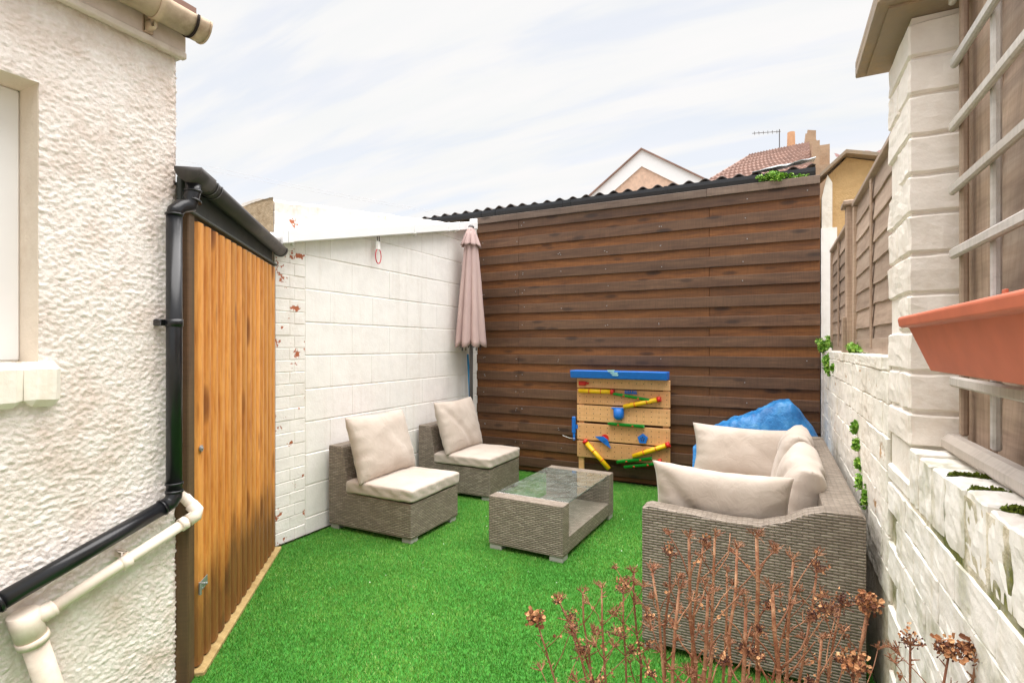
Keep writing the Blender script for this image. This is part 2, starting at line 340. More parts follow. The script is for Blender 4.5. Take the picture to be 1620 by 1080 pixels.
def chbox(h, c):
    v = []; idx = {}
    for sx in (-1, 1):
        for sy in (-1, 1):
            for sz in (-1, 1):
                for ax in range(3):
                    p = [sx * (h.x - c), sy * (h.y - c), sz * (h.z - c)]
                    p[ax] = (sx, sy, sz)[ax] * h[ax]
                    idx[(sx, sy, sz, ax)] = len(v); v.append(Vector(p))
    f = []
    I = lambda sx, sy, sz, a: idx[(sx, sy, sz, a)]
    for s_ in (-1, 1):
        f.append((I(s_, -1, -1, 0), I(s_, 1, -1, 0), I(s_, 1, 1, 0), I(s_, -1, 1, 0))[::s_])
        f.append((I(-1, s_, -1, 1), I(-1, s_, 1, 1), I(1, s_, 1, 1), I(1, s_, -1, 1))[::s_])
        f.append((I(-1, -1, s_, 2), I(1, -1, s_, 2), I(1, 1, s_, 2), I(-1, 1, s_, 2))[::s_])
    for a in (-1, 1):
        for b in (-1, 1):
            f.append((I(a, b, -1, 0), I(a, b, -1, 1), I(a, b, 1, 1), I(a, b, 1, 0)))
            f.append((I(a, -1, b, 0), I(a, -1, b, 2), I(a, 1, b, 2), I(a, 1, b, 0)))
            f.append((I(-1, a, b, 1), I(-1, a, b, 2), I(1, a, b, 2), I(1, a, b, 1)))
            for d in (-1, 1): f.append((I(a, b, d, 0), I(a, b, d, 1), I(a, b, d, 2)))
    return v, f
def fix_normals(o):
    bm = bmesh.new(); bm.from_mesh(o.data); bmesh.ops.recalc_face_normals(bm, faces=bm.faces); bm.to_mesh(o.data); bm.free(); return o
def box_uv(o):
    me = o.data; uv = me.uv_layers.new(name='UVMap')
    for p in me.polygons:
        n = p.normal; a = max(range(3), key=lambda i: abs(n[i]))
        for li in p.loop_indices:
            co = me.vertices[me.loops[li].vertex_index].co
            uv.data[li].uv = ((co.y, co.z) if a == 0 else (co.x, co.z) if a == 1 else (co.x, co.y))
    return o
def wicker_prism(name, poly, d, parent, bev=.012):
    """polygon extruded and bevelled with weave UVs; coordinates relative to the parent"""
    mb = MB().prism(poly, d); bm = bmesh.new()
    vs = [bm.verts.new(v) for v in mb.v]
    for f in mb.f: bm.faces.new([vs[i] for i in f])
    bmesh.ops.recalc_face_normals(bm, faces=bm.faces)
    bmesh.ops.bevel(bm, geom=[e for e in bm.edges if e.calc_face_angle(0) > .5], offset=bev, segments=2, affect='EDGES', profile=.6)
    bmesh.ops.recalc_face_normals(bm, faces=bm.faces)
    me = bpy.data.meshes.new(name); bm.to_mesh(me); bm.free(); me.materials.append(M['wicker'])
    o = bpy.data.objects.new(name, me); COL.objects.link(o); o.parent = parent; box_uv(o); return o
def grid_faces(nu, nv): return [(i * nv + j, (i + 1) * nv + j, (i + 1) * nv + j + 1, i * nv + j + 1) for i in range(nu - 1) for j in range(nv - 1)]
def fb(p, s, o=4):
    r = 0; a = 1; p = Vector(p) * s
    for _ in range(o): r += a * noise.noise(p); p = p * 2.03; a *= .5
    return r

# ------------------------------------------------------------------ ground
def sheet(name, poly, z, mat, **k): return mesh_obj(name, [(x, y, z) for x, y in poly], [tuple(range(len(poly)))], mat, **k)
sheet('ground', [(-70, -40), (70, -40), (70, 110), (-70, 110)], -.03, 'earth', kind='structure')
LAWN = [(-2.06, .2), (-2.06, 1.25), (-2.97, 2.40), (-2.97, 5.1), (.36, 5.1), (.36, .2)]
sheet('lawn', LAWN, .0, 'turfbase', kind='structure')
BED = (-.95, .36, .45, 1.72)
mb = MB(); nu, nv = 28, 28
vs = [(BED[0] + (BED[1] - BED[0]) * i / (nu - 1), BED[2] + (BED[3] - BED[2]) * j / (nv - 1), .012 + (0 if i in (0, nu - 1) or j in (0, nv - 1) else .03 + .02 * fb((i, j, 0), .3))) for i in range(nu) for j in range(nv)]
mesh_obj('planting_bed', vs, grid_faces(nu, nv), 'soil', kind='structure')
# artificial grass blades
def inpoly(x, y, poly):
    r = np.zeros(len(x), bool); n = len(poly)
    for i in range(n):
        (x0, y0), (x1, y1) = poly[i], poly[(i + 1) % n]
        if y0 == y1: continue
        c = ((y0 > y) != (y1 > y)) & (x < (x1 - x0) * (y - y0) / (y1 - y0) + x0); r ^= c
    return r
def grass(n):
    x = rng.uniform(-3, .36, n * 2); y = rng.uniform(.9, 5.1, n * 2)
    k = inpoly(x, y, LAWN) & ~((x > BED[0]) & (y < BED[3]))
    dist = np.hypot(x, y); k &= rng.random(len(x)) < np.clip(1.25 - dist * .12, .45, 1)
    x = x[k][:n]; y = y[k][:n]; n = len(x)
    a = rng.uniform(0, 2 * np.pi, n); hgt = rng.uniform(.008, .017, n); wd = rng.uniform(.0008, .0015, n)
    la = rng.uniform(0, 2 * np.pi, n); ln = rng.uniform(.002, .012, n)
    dx, dy = np.cos(a) * wd, np.sin(a) * wd; lx, ly = np.cos(la) * ln, np.sin(la) * ln
    V = np.zeros((n, 5, 3), np.float32)
    V[:, 0] = np.stack([x - dx, y - dy, 0 * x], 1); V[:, 1] = np.stack([x + dx, y + dy, 0 * x], 1)
    V[:, 2] = np.stack([x + dx * .8 + lx * .4, y + dy * .8 + ly * .4, hgt * .6], 1); V[:, 3] = np.stack([x - dx * .8 + lx * .4, y - dy * .8 + ly * .4, hgt * .6], 1)
    V[:, 4] = np.stack([x + lx, y + ly, hgt], 1)
    me = bpy.data.meshes.new('grass_blades'); me.vertices.add(n * 5); me.vertices.foreach_set('co', V.ravel())
    b = (np.arange(n) * 5)[:, None]
    loops = np.concatenate([b + np.array([[0, 1, 2, 3]]), b + np.array([[3, 2, 4]])], 1).ravel().astype(np.int32)
    me.loops.add(n * 7); me.loops.foreach_set('vertex_index', loops)
    st = np.stack([np.arange(n) * 7, np.arange(n) * 7 + 4], 1).ravel().astype(np.int32)
    me.polygons.add(n * 2); me.polygons.foreach_set('loop_start', st)
    me.update(calc_edges=True); me.validate(); me.materials.append(M['grass'])
    o = bpy.data.objects.new('grass_blades', me); COL.objects.link(o)
    tag(o, 'short bright green artificial grass covering the yard', 'grass', kind='stuff')
grass(430000)

# ------------------------------------------------------------------ left house
HX, HY = -2.1, 1.262
house = empty('rendered_house', (HX - .2, HY - .2, 0), 'cream roughcast house wall with white window and sill', 'house')
def rough_wall():
    st = .0048; y0, y1, z0, z1 = -.6, HY, -.02, 2.62
    nz = int((z1 - z0) / st) + 1
    YS = [y0 + (.42 - y0) * k / 60 for k in range(60)] + [.42 + (y1 - .42) * k / 176 for k in range(177)]; ny = len(YS)
    V = []
    for i in range(ny):
        y = YS[i]
        for j in range(nz):
            z = z0 + (z1 - z0) * j / (nz - 1)
            a = noise.noise(Vector((y * 88 + z * 30, z * 104, 3.)))
            b = noise.noise(Vector((y * 47 - z * 12, z * 58, 9.)))
            a = math.copysign(abs(a) ** .75, a)
            d = max(a, -.35) * .0048 + max(b, -.25) * .0034 + noise.noise(Vector((y * 3, z * 3, 1))) * .006
            rd = max(0, y - (HY - .03)) / .03
            V.append((HX + d - .022 * rd * rd, y + .006 * a * (rd > 0) + .006 * noise.noise(Vector((z * 5, 2, 2))) * (rd > 0), z))
    F = []
    for i in range(ny - 1):
        y = (YS[i] + YS[i + 1]) / 2
        for j in range(nz - 1):
            z = z0 + (z1 - z0) * (j + .5) / (nz - 1)
            if .12 < y < .823 and 1.30 < z < 2.19: continue
            F.append((i * nz + j, (i + 1) * nz + j, (i + 1) * nz + j + 1, i * nz + j + 1))
    # end return wall facing the gate
    b = len(V); V += [(HX - .02, HY, z0), (HX - .02, HY, z1), (HX - 1.2, HY, z1), (HX - 1.2, HY, z0)]; F.append((b, b + 3, b + 2, b + 1))
    return mesh_obj('wall', V, F, 'roughcast', house, True)
rough_wall()
mb = MB()
for lo, hi in (((-2.30, .823, 1.26), (-2.106, .87, 2.23)), ((-2.30, .06, 2.19), (-2.1055, .87, 2.24)), ((-2.30, .06, 1.26), (-2.107, .12, 2.23))): mb.box(lo, hi, .004)
mb.build('window_reveal', 'reveal', house)
fr = empty('w', (0, 0, 0), None, None); bpy.data.objects.remove(fr)
mb = MB(); mb.box((-2.30, .765, 1.30), (-2.225, .8225, 2.19), .006).box((-2.30, .12, 1.30), (-2.225, .765, 1.355), .006).box((-2.30, .12, 2.135), (-2.225, .765, 2.19), .006).box((-2.30, .12, 1.355), (-2.225, .17, 2.135), .006)
wf = mb.build('window_frame', 'upvc', house)
MB().box((-2.275, .715, 1.357), (-2.235, .763, 2.133), .008).box((-2.275, .172, 1.357), (-2.235, .715, 1.40), .008).box((-2.275, .172, 2.09), (-2.235, .715, 2.133), .008).build('sash', 'upvc', wf)
MB().box((-2.262, .172, 1.40), (-2.254, .715, 2.09)).build('pane', 'glass', wf)
for a, b in ((.06, .772), (.776, .872)):
    mb = MB().box((-2.2, a, 1.158), (-2.055, b, 1.299), .022, jit=.0025); mb.build('sill_stone', 'sill', house, False)
MB().box((-2.13, -.6, 2.478), (-2.068, HY + .01, 2.66), .004).build('fascia_board', 'fascia', house)
MB().box((-2.078, -.6, 2.466), (-2.052, HY + .004, 2.492), .004).build('fascia_trim', 'fascia', house)
MB().prism([(-2.02, -.6, 2.64), (-2.02, -.6, 2.668), (-3.3, -.6, 3.1), (-3.3, -.6, 3.07)], (0, HY + .62, 0)).build('roof', 'brownroof', house)
def half_gutter(mb, p0, p1, r, t=.003, seg=12, depth=1.15):
    """open half-round gutter from p0 to p1 (axis at rim height)"""
    p0 = Vector(p0); p1 = Vector(p1); d = (p1 - p0).normalized(); s = d.cross(Vector((0, 0, 1))).normalized()
    v = []; f = []
    for p in (p0, p1):
        for rr in (r, r - t):
            for k in range(seg + 1):
                a = math.pi * k / seg; v.append(p + s * math.cos(a) * rr - Vector((0, 0, 1)) * math.sin(a) * rr * depth)
    n = seg + 1
    for k in range(seg):
        f += [(k, k + 1, 2 * n + k + 1, 2 * n + k), (n + k, 3 * n + k, 3 * n + k + 1, n + k + 1), (k, n + k, n + k + 1, k + 1), (2 * n + k, 2 * n + k + 1, 3 * n + k + 1, 3 * n + k)]
    f += [(0, 2 * n, 3 * n, n), (seg, n + seg, 3 * n + seg, 2 * n + seg)]
    mb.add(v, f)
def half_cap(mb, p, d, r, th=.004, seg=12, depth=1.15):
    p = Vector(p); d = Vector(d).normalized(); s = d.cross(Vector((0, 0, 1))).normalized()
    poly = [p + s * math.cos(math.pi * k / seg) * r - Vector((0, 0, 1)) * math.sin(math.pi * k / seg) * r * depth for k in range(seg + 1)]
    mb.prism(poly, d * th)
mb = MB(); half_gutter(mb, (-2.008, -.6, 2.602), (-2.008, 1.245, 2.602), .056); g1 = mb.build('gutter', 'oldgutter', house, True)
mb = MB(); half_gutter(mb, (-2.008, 1.25, 2.604), (-2.008, 1.295, 2.604), .059); half_cap(mb, (-2.008, 1.295, 2.604), (0, 1, 0), .061, .006); mb.build('end_cap', 'oldgutter', g1, True)
mb = MB(); half_gutter(mb, (-2.008, 1.243, 2.603), (-2.008, 1.252, 2.603), .0605); mb.build('joint_seal', 'darkgap', g1, True)
mb = MB(); half_gutter(mb, (-2.008, 1.115, 2.603), (-2.008, 1.143, 2.603), .0605, .004); mb.box((-2.07, 1.112, 2.50), (-2.058, 1.146, 2.60), .003).box((-2.066, 1.118, 2.505), (-2.018, 1.140, 2.542), .006); mb.build('gutter_bracket', 'oldgutter', g1, True)

# black rainwater pipe on the house wall
def sm(o):
    o.data.polygons.foreach_set('use_smooth', [len(p.vertices) < 6 for p in o.data.polygons]); return o
A = Vector((-2.129, 1.331, 0)); B = Vector((-2.95, 2.379, 0)); GD = (B - A).normalized(); GN = Vector((GD.y, -GD.x, 0))
def gp(t, off, z): p = A + GD * t + GN * off; return Vector((p.x, p.y, z))
dp = empty('drainpipe', (-2.045, 1.215, .0), 'glossy black plastic rainwater pipe bending down the roughcast wall', 'pipe')
PX = -2.05; r = .0275
top = Vector((PX, 1.215, 1.845))
out0 = gp(-.085, .036, 1.955)
el = [out0 + Vector((0, 0, .03)), out0, out0 + Vector((.0, -.008, -.03)), Vector((PX, 1.275, 1.90)), Vector((PX, 1.24, 1.888)), Vector((PX, 1.218, 1.865)), top]
sm(MB().tube(el, r, 18).build('upper_bend', 'blackplastic', dp))
sm(MB().tube([top, (PX, 1.215, .80)], r, 20).build('vertical_pipe', 'blackplastic', dp))
lowp = [(PX, 1.215, .80), (PX, 1.213, .775), (PX, 1.202, .758), (PX, 1.18, .748)]
sm(MB().tube(lowp, r + .001, 18).build('lower_bend', 'blackplastic', dp))
sm(MB().tube([(PX, 1.18, .748), (PX, .70, .59)], r, 20).build('sloping_pipe', 'blackplastic', dp))
sm(MB().tube([(PX, .70, .59), (PX, .675, .578), (PX, .66, .555), (PX, .655, .52)], r + .001, 18).build('foot_bend', 'blackplastic', dp))
sm(MB().tube([(PX, .655, .52), (PX, .655, .0)], r, 18).build('bottom_pipe', 'blackplastic', dp))
for p0, p1 in (((PX, 1.215, 1.855), (PX, 1.215, 1.848)), ((PX, 1.215, .83), (PX, 1.215, .822)), ((PX, 1.215, .80), (PX, 1.215, .792)), ((PX, 1.175, .7465), (PX, 1.169, .7445)), ((PX, .712, .594), (PX, .704, .5915)), ((PX, .655, .50), (PX, .655, .492)), ((PX, .655, .46), (PX, .655, .452)), (out0, out0 + Vector((0, 0, .008))), (out0 + Vector((0, 0, -.03)), out0 + Vector((0, -.002, -.038)))):
    sm(MB().tube([p0, p1], r + .004, 18).build('collar', 'blackplastic', dp))
mb = MB().tube([(PX, 1.215, 1.452), (PX, 1.215, 1.424)], r + .003, 18).box((-2.10, 1.165, 1.426), (PX, 1.185, 1.450), .003); sm(mb.build('pipe_clip', 'blackplastic', dp))

# cream waste pipe
wp = empty('waste_pipe', (-2.05, .76, 0), 'cream plastic waste pipe running below the black pipe', 'pipe')
X2 = -2.055; r2 = .0205
sm(MB().tube([(-2.115, 1.272, .775), (-2.075, 1.285, .735), (-2.05, 1.295, .715)], r2, 14).build('pipe', 'cream_pipe', wp))
sm(MB().tube([(-2.062, 1.289, .722), (-2.04, 1.297, .700), (-2.036, 1.289, .684), (X2 + .016, 1.262, .672)], r2 + .004, 14).build('elbow', 'cream_pipe', wp))
sm(MB().tube([(X2 + .016, 1.262, .672), (X2, .83, .512)], r2, 14).build('long_pipe', 'cream_pipe', wp))
for t in (.02, .965, .995):
    p = Vector((X2 + .016, 1.262, .672)).lerp(Vector((X2, .83, .512)), t); q = Vector((X2 + .016, 1.262, .672)).lerp(Vector((X2, .83, .512)), t + .05)
    sm(MB().tube([p, q], r2 + .005, 14).build('collar', 'cream_pipe', wp))
p = Vector((X2 + .007, 1.06, .593)); mb = MB().tube([p, p - Vector((0, .028, .0098))], r2 + .004, 14).box((-2.1, 1.035, .60), (-2.05, 1.057, .626), .003); sm(mb.build('pipe_clip', 'cream_pipe', wp))
sm(MB().tube([(X2, .765, .535), (X2, .772, .50), (X2, .79, .44)], .039, 20).build('socket', 'cream_pipe', wp))
sm(MB().tube([(X2, .79, .445), (X2, .90, .0)], .033, 20).build('soil_pipe', 'cream_pipe', wp))
sm(MB().tube([(X2, .787, .452), (X2, .793, .43)], .042, 20).build('socket_ring', 'cream_pipe', wp))
sm(MB().tube([(X2, .79, .505), (X2, .835, .515)], .027, 16).build('branch', 'cream_pipe', wp))

# ------------------------------------------------------------------ timber gate with gutter above
gate = empty('timber_gate', gp(.66, 0, 0), 'orange stained gate of vertical tongue and groove boards', 'gate')
ang = math.atan2(GD.y, GD.x)
def gbox(t0, t1, o0, o1, z0, z1, ch=.004):
    mb = MB(); c = gp(0, 0, 0); mb.box((t0, -o1, z0), (t1, -o0, z1), ch)
    m = Matrix.Rotation(ang, 4, 'Z'); mb.v = [tuple(m @ Vector(v) + Vector((A.x, A.y, 0))) for v in mb.v]; return mb
nb = 15; w = 1.325 / nb
for i in range(nb):
    t0 = .005 + i * w
    # T&G board with rounded shoulders
    poly = []
    for u, o in ((0, -.004), (.09, .004), (.17, .017), (.3, .022), (.5, .023), (.7, .022), (.83, .017), (.91, .004), (1, -.004), (1, -.012), (0, -.012)):
        q = gp(t0 + .002 + u * (w - .004), o, .03 + random.uniform(0, .004)); poly.append(q)
    z0 = .03
    poly = [Vector((q.x, q.y, z0)) for q in poly]
    o = MB().prism(poly, (0, 0, 1.832)).build('board', 'gatewood', gate); fix_normals(o)
gbox(.0, 1.33, -.045, -.0135, .03, 1.825, 0).build('dark_seam_backing', 'postwood', gate)  # dark sheet added so the seams read as shade, not lit interior
gbox(-.068, -.006, -.09, .014, 0, 1.90).build('post', 'postwood', gate)
gbox(-.004, 1.33, -.05, -.002, 1.863, 1.878).build('top_rail', 'postwood', gate)
gbox(1.332, 1.40, -.09, .004, 0, 1.86).build('far_post', 'postwood', gate)
gbox(-.01, 1.36, .0, .05, 0, .022).build('threshold_batten', 'batten', gate)
mb = gbox(.012, .10, .0235, .0265, .335, .375, .001)
for tt, zz_ in ((.03, .345), (.03, .365), (.055, .355), (.08, .345)): mb.add(*(lambda m: (m.v, m.f))(MB().tube([gp(tt, .0266, zz_), gp(tt, .033, zz_)], .005, 8)))
mb.tube([gp(.006, .03, .33), gp(.006, .03, .38)], .006, 8).build('hinge', 'galv', gate)
MB().tube([gp(.03, .023, .925), gp(.03, .029, .925)], .014, 14).tube([gp(.03, .029, .925), gp(.03, .033, .925)], .006, 10).build('lock_plate', 'galv', gate)
gg = empty('gate_gutter', gp(.66, .0, 1.88), 'weathered black gutter and dark fascia above the orange gate', 'gutter')
gbox(-.068, 1.38, -.03, -.010, 1.893, 2.022).build('fascia', 'fasciagreen', gg)
gbox(-.068, 1.37, -.0075, .026, 1.880, 1.892).build('drip_flashing', 'fasciagreen', gg)
gbox(-.068, 1.38, -.9, -.031, 1.986, 2.0).build('store_roof', 'fasciagreen', gg)
gz0, gz1 = 2.035, 2.0
mb = MB(); half_gutter(mb, gp(.02, .036, gz0), gp(1.40, .036, gz1), .045); mb.build('gutter_trough', 'gutterblack', gg, True)
for t in (.05, .10, 1.37): mb = MB(); half_gutter(mb, gp(t, .036, gz0 + (gz1 - gz0) * t / 1.4 + .001), gp(t + .012, .036, gz0 + (gz1 - gz0) * t / 1.4 + .001), .0485); mb.build('union_clip', 'blackplastic', gg, True)
mb = MB(); half_cap(mb, gp(1.40, .036, gz1), GD, .046, .005); mb.build('end_cap', 'blackplastic', gg)
mb = MB(); half_gutter(mb, gp(-.13, .036, gz0 + .004), gp(.03, .036, gz0 + .004), .048); half_cap(mb, gp(-.135, .036, gz0 + .004), GD, .049, .005); mb.build('outlet', 'gutterblack', gg, True)

# ------------------------------------------------------------------ white block wall on the left
bw = empty('block_wall', (-3.1, 3.7, 0), 'white painted block wall with a chipped brick end beside the gate', 'wall')
WX = -3.0
def topz(y): return 2.335 + (y - 2.43) * .138
def wall_core():
    n = 40; V = []; F = []
    for i in range(n + 1):
        y = 2.44 + (5.20 - 2.44) * i / n; t = topz(y) + .012 * fb((y, 0, 0), 4)
        V += [(WX - .0035, y, 0), (WX - .0035, y, t - .02), (WX - .03, y, t + .004 * fb((y, 1, 0), 9)), (WX - .16, y, t + .02 + .012 * fb((y, 2, 0), 6)), (WX - .33, y, t + .01), (WX - .36, y, t - .02), (WX - .36, y, 0)]
    for i in range(n):
        for k in range(6): F.append((i * 7 + k, (i + 1) * 7 + k, (i + 1) * 7 + k + 1, i * 7 + k + 1))
    F.append((0, 1, 2, 3, 4, 5, 6)); F.append(tuple(n * 7 + k for k in range(7))[::-1])
    return fix_normals(mesh_obj('mortar_core', V, F, 'whitejoint', bw))
wall_core()
zc = [-.09, .119, .349, .575, .805, 1.040, 1.281, 1.520, 1.758, 1.999, 2.235, 2.47, 2.70]
for c in range(12):
    z0, z1 = zc[c], zc[c + 1]; y = 2.695; first = True
    while y < 5.16:
        L = .235 if (first and c % 2) else (.46 + random.uniform(-.01, .01)); first = False
        y2 = min(y + L, 5.17)
        if y2 - y < .03: break
        zt = [min(z1 - .004, topz(q) - .018, 2.065 + (q - 2.40) * .2358 + .02) for q in (y, y2)]
        if max(zt) - z0 > .04:
            a, b, zb = y + .0003, y2 - .0003, max(0, z0 + .004); d = random.uniform(-.0012, .0012)
            xo = WX + d; cz = .004
            zt = [max(q, zb + .012) for q in zt]
            V = [(WX - .02, a, zb), (WX - .02, b, zb), (WX - .02, b, zt[1]), (WX - .02, a, zt[0]),
                 (xo - .0025, a, zb), (xo - .0035, b, zb), (xo - .0035, b, zt[1]), (xo - .0025, a, zt[0]),
                 (xo, a + .0012, zb + cz), (xo, b - .0012, zb + cz), (xo, b - .0012, zt[1] - cz), (xo, a + .0012, zt[0] - cz)]
            F = [(8, 9, 10, 11), (4, 5, 9, 8), (5, 6, 10, 9), (6, 7, 11, 10), (7, 4, 8, 11), (0, 1, 5, 4), (1, 2, 6, 5), (2, 3, 7, 6), (3, 0, 4, 7), (0, 3, 2, 1)]
            mesh_obj('block', V, F, 'whiteblock', bw)
        y = y2
z = 0.0
for c in range(28):
    z1 = z + .0835
    if z1 > 2.33: break
    cut = 2.56 if c % 2 else 2.60
    for a, b in ((2.436, cut), (cut, 2.692)):
        j = random.uniform(-.002, .003)
        MB().box((WX - .05, a + .0004, z + .0018), (WX + .0005 + j * .6, b - .0004, z1 - .0018), .0035, jit=.001).build('brick', 'whitechip', bw)
    z = z1
# rough uncoated end of the wall facing the gate
n = 26; V = []
for i in range(n):
    for j in range(60):
        x = WX - .001 - (.36) * i / (n - 1); zz_ = 2.40 * j / 59
        zz_ = min(zz_, topz(2.43) + .01 - .04 * (i / (n - 1)) ** 2)
        V.append((x, 2.432 - .012 * abs(fb((x, zz_, 0), 25)) - .004, zz_))
mesh_obj('rough_render_end', V, grid_faces(n, 60), 'rawcast', bw, True)

# white square pipe along the block wall
tr = empty('white_downpipe', (-2.96, 3.6, 2.2), 'white square plastic pipe sloping along the top of the block wall', 'pipe')
def tz(y): return 2.065 + (y - 2.40) * (2.645 - 2.065) / 2.46
def seg(y0, y1, s, nm, x=-2.954):
    a, b = Vector((x, y0, tz(y0))), Vector((x, y1, tz(y1))); m = MB()
    m.prism([a + Vector((dx, 0, dz)) for dx, dz in ((-s, -s + .006), (-s + .006, -s), (s - .006, -s), (s, -s + .006), (s, s - .006), (s - .006, s), (-s + .006, s), (-s, s - .006))], b - a)
    return fix_normals(m.build(nm, 'upvc', tr))
for y0, y1 in ((2.50, 3.86), (3.86, 4.42), (4.42, 4.97)): seg(y0, y1 - .003, .041, 'pipe_length')
for y0, y1 in ((2.43, 2.47), (2.475, 2.52), (3.85, 3.872), (4.41, 4.432), (4.60, 4.615)): seg(y0, y1, .0455, 'socket')
MB().box((-3.0, 4.955, tz(4.96) - .04), (-2.915, 4.99, tz(4.96) + .075), .005).build('end_shoe', 'upvc', tr)
sm(MB().tube([(-2.975, 2.37, 2.06), (-2.965, 2.41, 2.065), (-2.962, 2.44, 2.075)], .037, 16).build('elbow', 'upvc', tr))
for yy in (2.56, 3.95, 4.62): MB().box((-3.0, yy, tz(yy) - .06), (-2.975, yy + .02, tz(yy) - .02), .002).build('bracket', 'upvc', tr)
yh = 3.41; zh = tz(yh) - .041
rc = empty('red_cord_loop', (-2.95, yh, zh - .25), 'red cord loop with a white tag hanging from the white pipe', 'cord')
pts = [Vector((-2.95, yh + .034 * math.sin(a), zh - .165 - .062 * math.cos(a))) for a in [2 * math.pi * k / 20 for k in range(21)]]
sm(MB().tube(pts, .0042, 6, False).build('loop', 'redcord', rc))
MB().box((-2.957, yh - .022, zh - .115), (-2.945, yh + .024, zh - .04), .006, jit=.003).build('tag', 'tagwhite', rc)
MB().tube([(-2.95, yh - .01, zh - .04), (-2.95, yh - .012, zh + .004)], .004, 6).tube([(-2.95, yh + .014, zh - .04), (-2.95, yh + .01, zh + .004)], .004, 6).build('hook', 'darkmetal', rc)

# ------------------------------------------------------------------ slatted fence at the back
FY = 5.12
fence = empty('slatted_fence', (-1.35, FY + .04, 0), 'dark brown fence of overlapping horizontal boards across the back', 'fence')
XL, XR, XS, XT = -3.03, .345, -2.475, -.535
MB().box((XL, FY + .035, 0), (XR, FY + .05, 2.74), 0).build('backing', 'darkgap', fence)
def slat(x0, x1, z0, z1, y0, y1, mat, tilt=.0):
    mb = MB().box((x0 + .001, y0, z0), (x1 - .001, y1, z1), .003)
    j = [random.uniform(-.002, .002) for _ in range(4)]
    mb.v = [(x, y + tilt * (z - z0), z + (j[0] if x < (x0 + x1) / 2 else j[1])) for x, y, z in mb.v]
    return mb.build('board', mat, fence)
ztop = 2.617
zb = ztop
while zb > -.05:
    lo = max(zb, .02)
    if zb + .097 - lo > .02:
        for a, b in ((XL, XS), (XS, XR)): slat(a, b, lo, zb + .097, FY - .010, FY + .006, 'fence_out', .03)
    lo2 = max(zb - .088, .02)
    if zb - lo2 > .02:
        for a, b in ((XL, XT), (XT, XR)): slat(a, b, lo2 - .006, zb + .006, FY + .0075, FY + .024, 'fence_in')
    zb -= .1825
nh = MB()
for k in range(90):
    zk = ztop - .1825 * random.randint(0, 13) + random.uniform(.03, .07); xk = random.choice((XL + .12, XS - .04, XS + .05, -1.5, XT + .3, XR - .1, -.98, -2.0)) + random.uniform(-.02, .02)
    if zk > .1: nh.tube([(xk, FY - .006, zk), (xk, FY - .0125, zk)], .0045, 6)
nh.build('nail_heads', 'galv', fence, kind='stuff')
for a, b in ((XL, XT - .02), (XT - .02, XR)): slat(a, b, 2.716, 2.786, FY - .024, FY + .03, 'fence_top')

# shed with corrugated roof behind
shed = empty('shed', (-1.5, 6.4, 0), 'shed with corrugated roof and black gutter behind the brown fence', 'shed')
MB().box((-4.0, 5.32, 0), (.33, 7.6, 2.80), 0).build('wall', 'rawcast', shed)
V = []; nx = 360; ny_ = 6
for i in range(nx):
    x = -4.1 + 4.42 * i / (nx - 1)
    for j in range(ny_):
        y = 5.215 + 2.5 * j / (ny_ - 1); V.append((x, y + .006 * fb((x, 0, 0), 3), 2.905 + .012 * fb((x, 5, 0), 2) + .018 * math.cos(x * 2 * math.pi / .146) + .09 * (y - 5.215) / 2.5 * 2))
o = mesh_obj('corrugated_roof', V, grid_faces(nx, ny_), 'corrugated', shed, True)
md = o.modifiers.new('thick', 'SOLIDIFY'); md.thickness = .008
def rail(mb, x0, x1, z0, z1, y, hh, dd):
    mb.prism([(x0, y - dd, z0 - hh), (x0, y - dd - .006, z0), (x0, y - dd, z0 + hh), (x0, y + dd, z0 + hh), (x0, y + dd, z0 - hh)], (x1 - x0, 0, z1 - z0)); return mb
rg = rail(MB(), -4.1, .315, 2.842, 2.842, 5.20, .034, .04).build('gutter', 'blackplastic', shed); fix_normals(rg)
for xx in (-3.0, -2.82, -2.02, -1.93, -.95): fix_normals(rail(MB(), xx, xx + .03, 2.842, 2.842, 5.20, .038, .045).build('gutter_union', 'blackplastic', shed))
V = [(-.18 + .5 * i / 9, 5.19 + .25 * j / 5, 2.915 + .05 * i / 9 + .02 * fb((i, j, 4), .5) + .05 * j / 5) for i in range(10) for j in range(6)]
o = mesh_obj('lead_flashing', V, grid_faces(10, 6), 'lead', shed); md = o.modifiers.new('thick', 'SOLIDIFY'); md.thickness = .006

# ------------------------------------------------------------------ leafy clumps
def clump(name, c, rad, n, leaf, label, cat='weed', squash=1, mat='weed', group=None, droop=.0):
    mb = MB(); c = Vector(c); leaf *= .62; n = int(n * 2.0)
    subs = [(Vector((random.uniform(-.7, .7), random.uniform(-.7, .7), random.uniform(-.7, .7))), random.uniform(.25, .6)) for _ in range(9)]
    for _ in range(n):
        sc_, sr_ = random.choice(subs); d = sc_ + Vector((random.gauss(0, 1), random.gauss(0, 1), random.gauss(0, 1))).normalized() * (random.random() ** .4) * sr_
        p = c + Vector((d.x * rad[0], d.y * rad[1], d.z * rad[2] - droop * abs(d.x)))
        a = Vector((random.gauss(0, 1), random.gauss(0, 1), random.gauss(0, .6))).normalized(); b = a.cross(Vector((random.gauss(0, 1), random.gauss(0, 1), random.gauss(0, 1)))).normalized()
        nn = a.cross(b); s = leaf * random.choice((.5, .7, .9, 1.2, 1.6))
        mb.add([p, p + (a * .5 + b * .45) * s + nn * s * .12, p + a * s, p + (a * .5 - b * .45) * s + nn * s * .12], [(0, 1, 2, 3)])
    return mb.build(name, mat, None, label=label, cat=cat, group=group, loc=c - Vector((0, 0, rad[2] * .9)))
clump('weed', (-.02, 5.125, 2.825), (.13, .05, .045), 420, .028, 'bright green weed sprouting from the black shed gutter')
clump('weed', (.17, 5.13, 2.815), (.10, .04, .022), 130, .024, 'low straggling weed along the top board of the brown fence')

